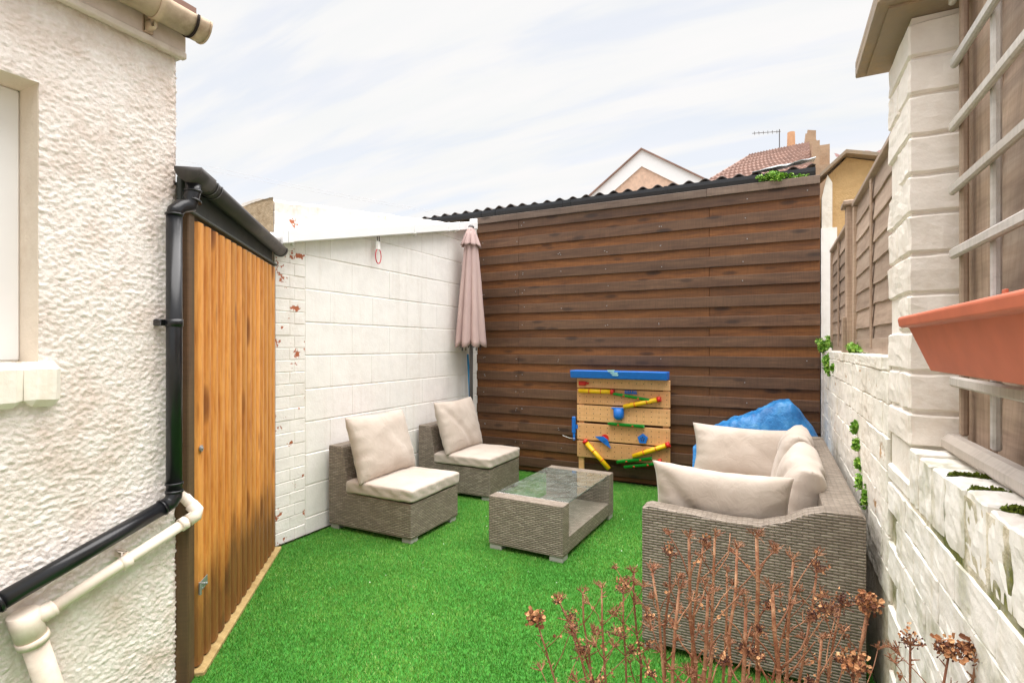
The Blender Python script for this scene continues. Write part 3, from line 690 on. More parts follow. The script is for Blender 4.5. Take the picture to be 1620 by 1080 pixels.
# ------------------------------------------------------------------ right boundary: far low wall, pier, near wall
RX = .36
fw = empty('garden_wall', (RX + .06, 3.7, 0), 'low white brick wall with flaking paint behind the sofa', 'wall')
MB().box((RX + .008, 2.262, 0), (RX + .11, 5.10, 1.285), 0).build('mortar_core', 'flakejoint', fw)
def rbrick(parent, x0, x1, y0, y1, z0, z1, mat, nm='brick', j=.004, sub=True, ch=.006, cuts=2):
    """brick with uneven worn faces"""
    bm = bmesh.new(); bmesh.ops.create_cube(bm, size=1)
    bmesh.ops.bevel(bm, geom=list(bm.edges), offset=.06, segments=1, affect='EDGES')
    c = Vector(((x0 + x1) / 2, (y0 + y1) / 2, (z0 + z1) / 2)); h = Vector((x1 - x0, y1 - y0, z1 - z0))
    if sub: bmesh.ops.subdivide_edges(bm, edges=[e for e in bm.edges if e.calc_length() > .5], cuts=cuts, use_grid_fill=True)
    sd = Vector((random.random() * 50, random.random() * 50, 0))
    for v in bm.verts:
        p = v.co.copy()
        for k in range(3):      # keep the chamfer at a constant width
            e = abs(p[k]); s_ = 1 if p[k] > 0 else -1
            if .43 < e < .455: p[k] = s_ * (.5 - ch / h[k])
        q = Vector((p.x * h.x, p.y * h.y, p.z * h.z)) + c
        v.co = q + Vector((fb(q * 1.0 + sd, 17, 2), fb(q + sd + Vector((9, 0, 0)), 17, 2), fb(q + sd + Vector((0, 9, 0)), 17, 2))) * j + (Vector((fb(q + sd, 70, 2), 0, fb(q - sd, 70, 2))) * j * .45 if cuts > 2 else Vector((0, 0, 0)))
    bmesh.ops.recalc_face_normals(bm, faces=bm.faces)
    me = bpy.data.meshes.new(nm); off = parent_world(parent)
    for v in bm.verts: v.co -= c
    bm.to_mesh(me); bm.free(); me.materials.append(M[mat])
    o = bpy.data.objects.new(nm, me); COL.objects.link(o); o.parent = parent; o.location = c - off; return o
z = .44; row = 0
while z < 1.30:
    z1 = min(z + .117, 1.312); y = 2.262 - (.12 if row % 2 else 0)
    while y < 5.09:
        y2 = min(y + .24, 5.098); a = max(y, 2.262)
        if y2 - a > .04: rbrick(fw, RX + random.uniform(-.004, .003), RX + .10, a + .002, y2 - .002, z + .002, z1 - .002, 'flaky', j=.0042, cuts=3, ch=.003)
        y = y2
    z = z1; row += 1
pier = empty('brick_pier', (RX + .1, 2.1, 1.0), 'tall white painted brick pier with a weathered concrete cap', 'pier')
PZ = [.94, 1.045, 1.151, 1.272, 1.394, 1.506, 1.625, 1.743, 1.86, 1.976, 2.099, 2.211, 2.322]
MB().box((RX + .010, 1.952, .9), (RX + .30, 2.248, 2.335), 0).build('mortar_core', 'pierpaint', pier)
for i in range(1, len(PZ) - 1):
    z0, z1 = PZ[i] + .005, PZ[i + 1] - .005
    if i % 2:
        rbrick(pier, RX, RX + .20, 1.94, 2.255, z0, z1, 'pierpaint', j=.0038, cuts=4, ch=.006)
    else:
        rbrick(pier, RX, RX + .20, 1.94, 2.09, z0, z1, 'pierpaint', j=.0038, cuts=4, ch=.006); rbrick(pier, RX + (.012 if i % 4 == 0 else 0), RX + .15, 2.10, 2.255, z0, z1, 'pierpaint', j=.0038, cuts=4, ch=.006)
    rbrick(pier, RX + .208, RX + .31, 1.945, 2.255, z0, z1, 'pierpaint', j=.0025)
MB().box((RX - .092, 1.84, 2.345), (RX + .42, 2.325, 2.385), .006, jit=.002).box((RX - .06, 1.87, 2.337), (RX + .40, 2.295, 2.346), 0).build('cap', 'concrete', pier)
MB().prism([(RX - .09, 1.842, 2.384), (RX + .418, 1.842, 2.384), (RX + .418, 2.323, 2.384), (RX - .09, 2.323, 2.384)], (0, 0, .02)).build('cap_top', 'concrete', pier)

nw = empty('brick_wall', (RX + .05, 1.3, 0), 'near white brick wall with brick-on-end coping and mossy joints', 'wall')
MB().box((RX + .005, .1, 0), (RX + .10, 1.938, 1.030), 0).build('mortar_core', 'mossjoint', nw)
MB().box((RX + .014, 1.938, 0), (RX + .10, 2.262, .94), 0).build('mortar_under_pier', 'mossjoint', nw)
ys = [1.938, 1.835, 1.69, 1.585, 1.44, 1.305, 1.185, 1.06, .93, .80, .66, .53, .40, .27, .14]
for i in range(len(ys) - 1):
    j = random.uniform(-.006, .006); gap = random.uniform(.002, .006)
    rbrick(nw, RX + j, RX + .112, ys[i + 1] + gap, ys[i] - gap, .887, 1.043 + random.uniform(-.006, .004), 'nearbrick', 'coping_brick', j=.0042, cuts=7, ch=.004)
zs = [.875, .775, .665, .553, .44, .325, .21, .10, 0]
for r_i in range(len(zs) - 1):
    y = 2.258 - (.13 if r_i % 2 else .0)
    while y > .15:
        y2 = y - .25 - random.uniform(-.015, .015); a = min(y, 2.258)
        rbrick(nw, RX + random.uniform(-.002, .002), RX + .10, y2 + .0025, a - .0025, zs[r_i + 1] + .0025, zs[r_i] - .0025, 'nearbrick', j=.0030, cuts=6, ch=.003)
        y = y2
for y0 in (2.1,): rbrick(nw, RX, RX + .10, 1.945, 2.256, .885, .937, 'nearbrick')
# moss cushions on the coping joints
def moss(c, sx, sy, sz, label): clump('moss_patch', c, (sx, sy * .8, .006), 260, .012, label, 'moss', mat='moss')
moss((RX + .06, 1.588, 1.043), .055, .012, .022, 'long strip of green moss in a coping joint of the near wall')
moss((RX + .05, 1.44, 1.043), .05, .010, .018, 'thin moss in the second mossy coping joint from the pier')
moss((RX + .07, 1.305, 1.041), .045, .014, .022, 'moss cushion between coping bricks below the terracotta trough')

# weeds on the far wall
clump('weed', (RX + .0, 4.93, 1.345), (.05, .11, .07), 420, .03, 'bushy green weed on the wall top against the brown fence')
clump('weed', (RX - .01, 4.45, 1.22), (.022, .07, .08), 300, .028, 'green weed hanging down the wall beside the brown fence')
clump('weed', (RX - .008, 4.12, 1.2), (.012, .04, .03), 80, .024, 'small weed in the wall face below the coping weeds')
clump('weed', (RX + .05, 3.55, 1.335), (.04, .36, .022), 520, .026, 'low yellow green weeds along the wall top under the fence panels')
for i, (yy, zz_, s) in enumerate(((3.02, .955, .032), (2.96, .875, .034), (2.93, .80, .024), (2.87, .735, .042), (2.74, .685, .045))):
    clump('weed', (RX - .006, yy, zz_), (.014, s, s), 150, .022, ['topmost tuft of the weeds growing down the flaking wall face', 'second tuft down of the weeds growing on the flaking wall face', 'smallest tuft of the weeds growing on the flaking wall face', 'round leafy tuft second from lowest on the flaking wall face', 'lowest leafy tuft on the flaking wall face beside the sofa back'][i], group='weeds on the flaking wall')

# ------------------------------------------------------------------ fence panels on the far wall
def lap_panel(name, x, y0, y1, z0, z1, label, nb, top_drop=0):
    e = empty(name, (x, (y0 + y1) / 2, z0), label, 'fence')
    h = (z1 - z0) / nb
    for i in range(nb):
        a, b = z0 + i * h, z0 + (i + 1) * h + .018; n = 14; V = []
        for k in range(n + 1):
            y = y0 + .02 + (y1 - y0 - .04) * k / n; wv = .008 * fb((y * 1.2, i * 3.1 + y0, 0), 3)
            V += [(x - .014, y, a + wv), (x - .004, y, b), (x + .004, y, b), (x - .005, y, a + wv)]
        F = []
        for k in range(n):
            for q in range(4): F.append((k * 4 + q, (k + 1) * 4 + q, (k + 1) * 4 + (q + 1) % 4, k * 4 + (q + 1) % 4))
        F += [(0, 1, 2, 3), tuple(n * 4 + q for q in range(4))[::-1]]
        fix_normals(mesh_obj('board', V, F, 'greywood_y', e))
    for yy in (y0, y1 - .04): MB().box((x - .026, yy, z0 - .01), (x - .006 + .03, yy + .04, z1 + .01), .003).build('stile', 'greywood_z', e)
    MB().box((x - .024, y0 + .04 + (y1 - y0) * .5, z0), (x - .0155, y0 + .075 + (y1 - y0) * .5, z1), .002).build('mid_stile', 'greywood_z', e)
    MB().box((x - .03, y0, z1 + .012), (x + .03, y1, z1 + .035), .003).build('top_cap', 'greywood_y', e)
    MB().box((x - .018, y0 + .04, z0 - .03), (x - .0155, y1 - .04, z0 + .04), .001).build('bottom_rail', 'greywood_y', e)
    return e
lap_panel('lap_fence', RX + .07, 2.27, 3.60, 1.345, 2.14, 'weathered grey lapped fence panel on the wall next to the pier', 8)
lap_panel('lap_fence', RX + .07, 3.76, 4.95, 1.345, 2.09, 'weathered grey lapped fence panel next to the brown fence', 8)
fp = empty('fence_post', (RX + .06, 3.68, 1.31), 'timber fence post with a flat cap between two grey panels', 'post')
MB().box((RX + .02, 3.635, 1.30), (RX + .10, 3.725, 2.17), .004).build('shaft', 'greywood_z', fp)
MB().box((RX + .0, 3.605, 2.17), (RX + .12, 3.755, 2.20), .006).build('post_cap', 'greywood_z', fp)
MB().box((RX + .0, 3.645, 1.30), (RX + .0195, 3.705, 1.52), .003).build('repair_spur', 'greywood_z', fp)

# near fence panel and trellis beside the pier
fpn = empty('lap_fence', (RX + .19, 1.3, 1.05), 'dark lapped fence panel behind the trellis', 'fence')
for i in range(7):
    a = 1.06 + i * .2; n = 18; V = []
    for k in range(n + 1):
        y = .2 + 1.56 * k / n; wv = .012 * fb((y, i * 2.7, 5), 2.5)
        V += [(RX + .15, y, a + wv), (RX + .168, y, a + .225), (RX + .178, y, a + .225), (RX + .162, y, a + wv)]
    F = [(k * 4 + q, (k + 1) * 4 + q, (k + 1) * 4 + (q + 1) % 4, k * 4 + (q + 1) % 4) for k in range(n) for q in range(4)] + [(0, 1, 2, 3), tuple(n * 4 + q for q in range(4))[::-1]]
    fix_normals(mesh_obj('board', V, F, 'greywood_y', fpn))
MB().box((RX + .135, 1.765, 1.046), (RX + .19, 1.93, 2.62), .004).build('post', 'greywood_z', fpn)
tl = empty('trellis', (RX + .11, 1.3, 1.05), 'weathered timber trellis standing on the near white wall', 'trellis')
for zz_ in (2.52, 2.335, 2.147, 1.972, 1.793, 1.611, 1.43, 1.25):
    MB().box((RX + .085, .25, zz_ - .0145), (RX + .102, 1.90 + random.uniform(-.015, .01), zz_ + .0145), .005).build('lath', 'lath', tl)
for yy in (1.868, 1.632, 1.40, 1.17, .94, .70):
    MB().box((RX + .103, yy - .013, 1.10), (RX + .121, yy + .013, 2.62), .005).build('upright', 'greywood_z' if yy > 1.8 else 'lath', tl)
MB().box((RX + .07, .25, 1.047), (RX + .122, 1.925, 1.098), .016).build('bottom_rail', 'lath', tl)

# terracotta trough hooked on the trellis, tipped forwards
def trough():
    e = empty('planter_trough', (RX + .02, 1.25, 1.27), 'terracotta plastic trough hooked onto the trellis', 'planter')
    y0, y1 = .72, 1.63; xb = RX + .078; w = .155; hh = .145; til = R_(14)
    def T(u, y, z):     # u: distance from the trellis, z up from the trough bottom; tilt about the back rim
        z2 = z - hh; return (xb - u * math.cos(til) + z2 * math.sin(til) * .0 - (-z2) * math.sin(til) * -.25, y, 1.458 + z2 * math.cos(til) - u * math.sin(til))
    prof = []
    def ring(inset, z): i = inset; return [T(i, y0 + i * 1.2, z), T(w - i * .9, y0 + i * 1.2, z), T(w - i * .9, y1 - i * 1.2, z), T(i, y1 - i * 1.2, z)]
    levels = [(.045, 0), (.012, hh - .028), (-.0, hh - .026), (-.006, hh - .022), (-.008, hh), (-.002, hh + .004), (.010, hh - .002), (.016, hh - .03), (.045, .02)]
    V = []; F = []
    for i, z in levels: V += ring(i, z)
    for k in range(len(levels) - 1):
        for q in range(4): F.append((k * 4 + q, k * 4 + (q + 1) % 4, (k + 1) * 4 + (q + 1) % 4, (k + 1) * 4 + q))
    F.append((3, 2, 1, 0)); L = (len(levels) - 1) * 4; F.append((L, L + 1, L + 2, L + 3))
    o = fix_normals(mesh_obj('tub', V, F, 'terracotta', e))
    md = o.modifiers.new('bevel', 'BEVEL'); md.width = .004; md.segments = 2; md.limit_method = 'ANGLE'
    so_ = [T(.03, y0 + .06, hh - .05), T(w - .03, y0 + .06, hh - .05), T(w - .03, y1 - .06, hh - .05), T(.03, y1 - .06, hh - .05)]
    mesh_obj('soil', so_, [(0, 1, 2, 3)], 'soil', e)
    for yy in (.9, 1.45): MB().box((RX + .074, yy, 1.40), (RX + .080, yy + .02, 1.47), .001).build('hook', 'terracotta', e)
trough()

# ------------------------------------------------------------------ wicker furniture
def frame_feet(root, spots, h=.035, s=.055):
    for x, y in spots: MB().box((x - s / 2, y - s / 2, 0), (x + s / 2, y + s / 2, h + .004), .003).build('foot', 'foot', root)
CW, CD = .585, .76
def make_chair():
    root = empty('wicker_chair', (0, 0, 0), 'x', 'chair', 'wicker chairs against the block wall')
    # side profile in x (back at 0, front at CD), extruded along y
    prof = [(0, .035), (CD, .035), (CD, .275), (.19, .285), (.135, .60), (.12, .617), (.0, .617)]
    wicker_prism('body', [(x, 0, z) for x, z in prof], (0, CW, 0), root, .011)
    for x, y in ((.05, .05), (CD - .05, .05), (.05, CW - .05), (CD - .05, CW - .05)): MB().box((x - .04, y - .04, 0), (x + .04, y + .04, .04), .004).build('foot', 'foot', root)
    return root
def copy_tree(o, parent=None):
    c = o.copy(); COL.objects.link(c); c.parent = parent
    for ch in o.children: copy_tree(ch, c)
    return c
ch1 = make_chair(); ch1.location = (-2.958, 2.872, 0); ch1['label'] = 'armless wicker chair nearer the orange gate'
ch2 = copy_tree(ch1); ch2.location = (-2.962, 3.975, 0); ch2['label'] = 'armless wicker chair beside the folded parasol'
def soft(V, amp, sc, seed): return [Vector(v) + Vector((fb(Vector(v) * 1 + Vector((seed, 0, 0)), sc, 3), fb(Vector(v) + Vector((0, seed, 0)), sc, 3), fb(Vector(v) + Vector((0, 0, seed)), sc, 3))) * amp for v in V]
def pillow(name, c, u, v, w, h, t, label, seed, pinch=.06, cat='cushion', flat=.5, group=None, sag=.0):
    """pillow centred at c; u, v = in-plane axes, w x h size, t thickness"""
    c = Vector(c); u = Vector(u).normalized(); v = Vector(v).normalized(); nn = u.cross(v).normalized(); N = 37; V = []; F = []
    for side in (1, -1):
        for i in range(N):
            for j in range(N):
                a, b = i / (N - 1) * 2 - 1, j / (N - 1) * 2 - 1
                a = math.sin(a * math.pi / 2) * .35 + a * .65; b = math.sin(b * math.pi / 2) * .35 + b * .65
                ed = max(0, (1 - abs(a) ** 3.2)) ** flat * max(0, (1 - abs(b) ** 3.2)) ** flat
                pa = a * (1 - pinch * (1 - b * b)); pb = b * (1 - pinch * (1 - a * a))
                # seam gathers near the border
                wr = .007 * math.sin(b * 17 + seed) * (abs(a) ** 6) + .007 * math.sin(a * 19 + seed * 2) * (abs(b) ** 6)
                crease = -.02 * math.exp(-((a * .8 + b * .5 - .3 * math.sin(seed)) / .12) ** 2) * ed * (1 if seed % 2 else .3)
                q = c + u * pa * w / 2 + v * (pb * h / 2 - sag * (1 - a * a) * (b + 1) * .5) + nn * side * (t / 2 * ed + wr * ed + crease)
                q += (nn * side * .010 * ed) * fb(q + Vector((seed, 0, 0)), 5, 2) + (u + v) * .004 * fb(q + Vector((0, seed, 3)), 6, 2)
                V.append(q)
    G = grid_faces(N, N); F = list(G) + [tuple(N * N + k for k in f)[::-1] for f in G]
    bm = bmesh.new(); vs = [bm.verts.new(q) for q in V]
    for f in F: bm.faces.new([vs[k] for k in f])
    bmesh.ops.remove_doubles(bm, verts=bm.verts, dist=.0008); bmesh.ops.recalc_face_normals(bm, faces=bm.faces)
    base = c - Vector((0, 0, h / 2 * abs(v.z) + t / 2 * abs(nn.z)))
    for q in bm.verts: q.co -= base
    me = bpy.data.meshes.new(name); bm.to_mesh(me); bm.free(); me.materials.append(M['cushion']); me.polygons.foreach_set('use_smooth', [True] * len(me.polygons))
    o = bpy.data.objects.new(name, me); COL.objects.link(o); o.location = base; return tag(o, label, cat, group)
def slab(name, lo, hi, label, seed, group=None, bulge=.012):
    """boxed seat cushion"""
    lo = Vector(lo); hi = Vector(hi); c = (lo + hi) / 2; h = (hi - lo) / 2
    bm = bmesh.new(); bmesh.ops.create_cube(bm, size=2)
    bmesh.ops.subdivide_edges(bm, edges=list(bm.edges), cuts=17, use_grid_fill=True)
    rr = .022
    for v in bm.verts:
        p = v.co.copy(); q = Vector((p.x * h.x, p.y * h.y, p.z * h.z))
        inn = Vector([max(-h[k] + rr, min(h[k] - rr, q[k])) for k in range(3)]); d = q - inn
        if d.length > 1e-6: q = inn + d.normalized() * min(rr, d.length)
        top = (p.z + 1) / 2
        q.z += bulge * (1 - p.x ** 2) * (1 - p.y ** 2) * top
        side = max(abs(p.x), abs(p.y)) ** 8
        q.x += side * .006 * math.sin(q.y * 55 + p.z * 2 + seed) * (1 - abs(p.z)) ; q.y += side * .004 * math.sin(q.x * 45 + p.z * 3 + seed) * (1 - abs(p.z))
        w_ = q + c + Vector((seed, 0, 0)); q += Vector((fb(w_, 6, 3), fb(w_ + Vector((5, 0, 0)), 6, 3), fb(w_ + Vector((0, 5, 0)), 7, 3) * .7)) * .006
        v.co = q + Vector((0, 0, h.z))
    me = bpy.data.meshes.new(name); bm.to_mesh(me); bm.free(); me.materials.append(M['cushion']); me.polygons.foreach_set('use_smooth', [True] * len(me.polygons))
    o = bpy.data.objects.new(name, me); COL.objects.link(o); o.location = (c.x, c.y, lo.z); return tag(o, label, 'cushion', group)
for k, (cx, cy, who) in enumerate(((ch1.location.x, ch1.location.y, 'the wicker chair nearer the orange gate'), (ch2.location.x, ch2.location.y, 'the wicker chair beside the parasol'))):
    slab('seat_cushion', (cx + .175, cy - .012, .283), (cx + CD + .012, cy + CW + .012, .378), 'beige boxed seat cushion on ' + who, 3 + k * 4, 'chair seat cushions')
    lean = Vector((-.30, 0, 1)).normalized()
    pillow('back_cushion', (cx + .268, cy + .285, .600), (0, 1, 0.0), lean, .65, .49, .18, 'beige back cushion leaning on ' + who, 2 + k * 3, .05, group='chair back cushions')

# coffee table
tb = empty('coffee_table', (0, 0, 0), 'low wicker coffee table with a glass top and open sides', 'table')
tw, tlg = .535, 1.02; x0, y0 = -tw / 2, -tlg / 2
for ya, yb, s in ((y0, y0 + .11, 0), (-y0 - .11, -y0, 1)):
    wicker_prism('end_panel', [(x0, ya, .035), (-x0, ya, .035), (-x0, ya, .355), (x0, ya, .355)], (0, yb - ya, 0), tb, .009)
wicker_prism('shelf', [(x0 + .004, y0 + .10, .036), (-x0 - .004, y0 + .10, .036), (-x0 - .004, y0 + .10, .135), (x0 + .004, y0 + .10, .135)], (0, tlg - .20, 0), tb, .008)
MB().box((x0 + .006, y0 + .10, .349), (-x0 - .006, -y0 - .10, .356), .001).build('glass_top', 'glass', tb)
for x, y in ((x0 + .05, y0 + .05), (-x0 - .05, y0 + .05), (x0 + .05, -y0 - .05), (-x0 - .05, -y0 - .05)): MB().box((x - .045, y - .045, 0), (x + .045, y + .045, .04), .004).build('foot', 'foot', tb)
tb.rotation_euler.z = R_(-2.0); tb.location = (-1.42, 3.56, 0)

# sofa
sf = empty('wicker_sofa', (0, 0, 0), 'long wicker sofa with swept arms against the flaking white wall', 'sofa')
SX0, SX1, SY0, SY1 = -.43, .41, -.945, .985
arm = [(SX0, .035), (SX1, .035), (SX1, .70), (SX1 - .02, .712), (SX1 - .14, .708), (SX1 - .20, .69), (SX1 - .27, .650), (SX1 - .36, .622), (SX1 - .48, .618), (SX0 + .03, .640), (SX0, .630)]
for ya, yb in ((SY0, SY0 + .10), (SY1 - .10, SY1)): wicker_prism('arm', [(x, ya, z) for x, z in arm], (0, yb - ya, 0), sf, .010)
wicker_prism('backrest', [(SX1 - .165, SY0 + .09, .05), (SX1 - .001, SY0 + .09, .05), (SX1 - .001, SY0 + .09, .705), (SX1 - .135, SY0 + .09, .703)], (0, SY1 - SY0 - .18, 0), sf, .010)
wicker_prism('seat_base', [(SX0 + .003, SY0 + .09, .036), (SX1 - .15, SY0 + .09, .036), (SX1 - .15, SY0 + .09, .285), (SX0 + .003, SY0 + .09, .285)], (0, SY1 - SY0 - .18, 0), sf, .010)
for x in (SX0 + .05, SX1 - .05):
    for y in (SY0 + .05, SY1 - .05): MB().box((x - .04, y - .04, 0), (x + .04, y + .04, .04), .004).build('foot', 'foot', sf)
sf.location = (-.10, 3.30, 0)
slab('seat_cushion', (-.53, 2.465, .287), (.135, 3.30, .39), 'beige sofa seat cushion at the end facing the dry hydrangea', 11, 'sofa seat cushions')
slab('seat_cushion', (-.53, 3.31, .287), (.135, 4.175, .39), 'beige sofa seat cushion at the end facing the toy board', 15, 'sofa seat cushions')
pillow('pillow', (-.225, 2.575, .59), (1, .03, -.035), (0.02, -.16, 1), .60, .42, .17, 'beige pillow leaning on the near sofa arm by the hydrangea', 5, .09, 'pillow')
pillow('pillow', (-.19, 4.03, .585), (1, 0, -.02), (0, .25, 1), .70, .40, .19, 'beige pillow leaning on the sofa arm by the blue tarpaulin', 8, .085, 'pillow')
pillow('back_cushion', (.105, 3.02, .60), (0, 1, .03), (.22, 0, 1), .72, .42, .21, 'beige sofa back cushion beside the near pillow', 3, .04, group='sofa back cushions', flat=.34)
pillow('back_cushion', (.10, 3.69, .615), (.06, 1, -.02), (.20, 0, 1), .62, .44, .20, 'rumpled beige sofa back cushion beside the far pillow', 9, .04, group='sofa back cushions', flat=.4)

# ------------------------------------------------------------------ toy board
BY = 5.03
brd = empty('toy_board', (-1.3, BY, 0), 'wooden pegboard for a marble run with a blue tray on top', 'toy board')
bx0, bx1 = -1.775, -.865
pz = [(.93, 1.03), (.769, .925), (.598, .761), (.412, .580), (.238, .402)]
for a, b in pz: MB().box((bx0, BY - .02, a + .003), (bx1, BY, b - .002), .003).build('plank', 'toywood', brd)
for xa in (bx0 + .01, bx1 - .07): MB().box((xa, BY + .001, 0), (xa + .055, BY + .024, 1.02), .003).build('leg', 'toywood', brd)
hm = MB()
for a, b in pz:
    rows = [b - .04] if b - a < .12 else [a + .035, (a + b) / 2, b - .035]
    for zz_ in rows:
        for k in range(13):
            xx = bx0 + .03 + k * .0708
            hm.tube([(xx, BY - .0196, zz_), (xx, BY - .0206, zz_)], .0042, 7)  # raised dark disc, painting the shade inside a peg hole
hm.build('peg_hole_discs', 'hole_shade', brd, kind='stuff')
tray = MB().prism([(bx0 - .03, BY - .13, 1.035), (bx0 - .03, BY - .005, 1.035), (bx0 - .03, BY + .015, 1.11), (bx0 - .03, BY - .15, 1.11)], (bx1 - bx0 + .02, 0, 0)).build('tray', 'blue', brd); fix_normals(tray)
md = tray.modifiers.new('bevel', 'BEVEL'); md.width = .008; md.segments = 3
st = MB()
for i, (a, b, c_, d) in enumerate(((.36, .072, .055, .020), (.385, .052, .06, .016), (.40, .034, .05, .014))):
    xx = bx0 + a; t0 = 1.035 + b * .95; yy0 = BY - .131 - .02 * (t0 - 1.035) / .075
    st.add([(xx, yy0 - .0035, t0), (xx + c_, yy0 - .0035, t0 - .002), (xx + c_ + .008, yy0 - .0010 - .0045, t0 + d), (xx - .012, yy0 - .001 - .0045, t0 + d - .003)], [(0, 1, 2, 3)])
st.build('printed_sticker', 'sticker', tray)
def bp(u, v): return Vector((-1.775 + (u - 185) * (.91 / 800), BY - .045, 1.022 - ((v - 210 - (u - 185) * .052) * .001173)))
def tube_toy(u0, v0, u1, v1, col, label, cap=0, name='marble_tube', r=.022, open_=False):
    a, b = bp(u0, v0), bp(u1, v1); e = empty(name, (a + b) / 2, label, 'toy'); d = (b - a).normalized(); up = Vector((0, -1, 0)).cross(d)
    if open_:
        poly = [a + up * (math.sin(t) * r) * 1.1 + Vector((0, 1, 0)) * math.cos(t) * r for t in [math.pi + math.pi * k / 8 for k in range(9)]]
        poly += [a + up * (math.sin(t) * (r - .004)) * 1.1 + Vector((0, 1, 0)) * math.cos(t) * (r - .004) for t in [2 * math.pi - math.pi * k / 8 for k in range(9)]]
        if (poly[4] - a).z > 0: poly = [a + (q - a) - 2 * up * (q - a).dot(up) for q in poly]
        o = fix_normals(MB().prism(poly, b - a).build('chute', col, e))
        for t in (.3, .7): p = a.lerp(b, t); MB().box((p.x - .008, p.y - r - .002, p.z - .02), (p.x + .008, BY - .021, p.z - .008), .002).build('bracket', 'red', e)
    else:
        sm(MB().tube([a, b], r, 14).build('tube', col, e))
        for t in (.32, .68): p = a.lerp(b, t); sm(MB().tube([p, p + d * .006], r + .0025, 14).build('band', 'red', e)); MB().box((p.x - .006, p.y, p.z - .006), (p.x + .006, BY - .021, p.z + .006), .001).build('peg', 'red', e)
    if cap:
        p = b if cap > 0 else a; dd = d if cap > 0 else -d
        sm(MB().tube([p - dd * .004, p + dd * .028], [r + .005, r + .003], 14).build('end_cap', 'red', e))
    return e
tube_toy(212, 312, 500, 326, 'yellow', 'level yellow toy tube just below the blue tray', 1)
tube_toy(520, 332, 825, 388, 'green', 'sloping green toy chute joined to the level yellow tube', 0, 'marble_chute', .023, True)
tube_toy(608, 450, 890, 394, 'yellow', 'yellow toy tube sloping down into the blue cup', 1)
tube_toy(475, 578, 778, 600, 'green', 'green toy chute under the blue cup', 0, 'marble_chute', .025, True)
tube_toy(275, 752, 482, 965, 'yellow', 'steep yellow toy tube overhanging the lowest plank', -1, r=.023)
tube_toy(685, 852, 962, 755, 'yellow', 'yellow toy tube sloping above the two lowest green chutes', 1)
tube_toy(548, 893, 838, 852, 'green', 'upper of the two lowest green toy chutes', 0, 'marble_chute', .025, True)
tube_toy(612, 932, 898, 890, 'green', 'lowest green toy chute with a red end cap', 1, 'marble_chute', .023, True)
p = bp(565, 505); e = empty('toy_cup', p - Vector((0, 0, .06)), 'blue toy cup hooked on the middle of the pegboard', 'toy')
sm(MB().tube([p + Vector((0, 0, .05)), p + Vector((0, 0, -.03)), p + Vector((0, 0, -.05)), p + Vector((0, 0, -.06))], [.05, .05, .04, .022], 18).build('bowl', 'blue', e))
MB().box((p.x - .066, p.y - .03, p.z + .044), (p.x + .05, BY - .021, p.z + .056), .003).build('rim', 'blue', e)
p = bp(440, 722); e = empty('toy_spinner', p, 'blue winged spinner on a red disc', 'toy')
sm(MB().tube([p + Vector((0, .014, .01)), p + Vector((0, .024, .01))], .038, 20).build('disc', 'red', e))
MB().prism([p + Vector((-.095, 0, .022)), p + Vector((-.01, 0, .028)), p + Vector((.03, 0, .0)), p + Vector((.062, 0, -.082)), p + Vector((-.02, 0, -.03))], (0, .012, 0)).build('wings', 'blue', e)
sm(MB().tube([p + Vector((0, -.012, 0)), p + Vector((0, .013, 0))], .01, 10).build('hub', 'blue', e))
p = bp(765, 710); e = empty('toy_gear', p, 'blue five-sided toy wheel pegged on the board', 'toy')
MB().prism([p + Vector((.05 * math.sin(a), .005, .05 * math.cos(a))) for a in [2 * math.pi * k / 5 for k in range(5)]], (0, .018, 0)).build('wheel', 'blue', e)
for k in range(5): a = 2 * math.pi * k / 5; MB().box((p.x + .016 * math.sin(a) - .005, p.y + .001, p.z + .016 * math.cos(a) - .005), (p.x + .016 * math.sin(a) + .005, p.y + .0055, p.z + .016 * math.cos(a) + .005), .001).build('slot_shade', 'hole_shade', e)  # raised dark blocks paint the shade of the slots
p = bp(245, 250); e = empty('toy_gate', p, 'small red toy bracket under the blue tray', 'toy')
MB().box((p.x - .045, p.y, p.z - .022), (p.x + .03, BY - .021, p.z + .02), .004).box((p.x + .03, p.y + .004, p.z - .008), (p.x + .06, BY - .024, p.z + .008), .003).build('bracket', 'red', e)
p = bp(665, 340); e = empty('toy_comb', p, 'small blue toy comb above the sloping green chute', 'toy')
mb = MB().box((p.x - .06, p.y + .01, p.z - .008), (p.x + .06, BY - .021, p.z + .004), .002)
for k in range(7): mb.box((p.x - .055 + k * .017, p.y + .0, p.z + .0045), (p.x - .047 + k * .017, p.y + .012, p.z + .026), .001)
mb.build('comb', 'blue', e)
e = empty('blue_toy', (bx0 - .035, BY - .02, .48), 'blue toy handle hanging at the left edge of the pegboard', 'toy')
mb = MB().box((bx0 - .052, BY - .035, .47), (bx0 - .012, BY - .012, .64), .008).box((bx0 - .042, BY - .03, .40), (bx0 - .018, BY - .016, .47), .004); mb.build('grip', 'blue', e)
sm(MB().tube([(bx0 - .02, BY - .03, .42), (bx0 - .07, BY - .05, .425), (bx0 - .14, BY - .06, .448)], .0028, 6).build('string', 'tagwhite', e))
MB().box((bx0 - .02, BY - .018, .52), (bx0 + .01, BY - .0215, .56), .001).build('hook', 'blue', e)

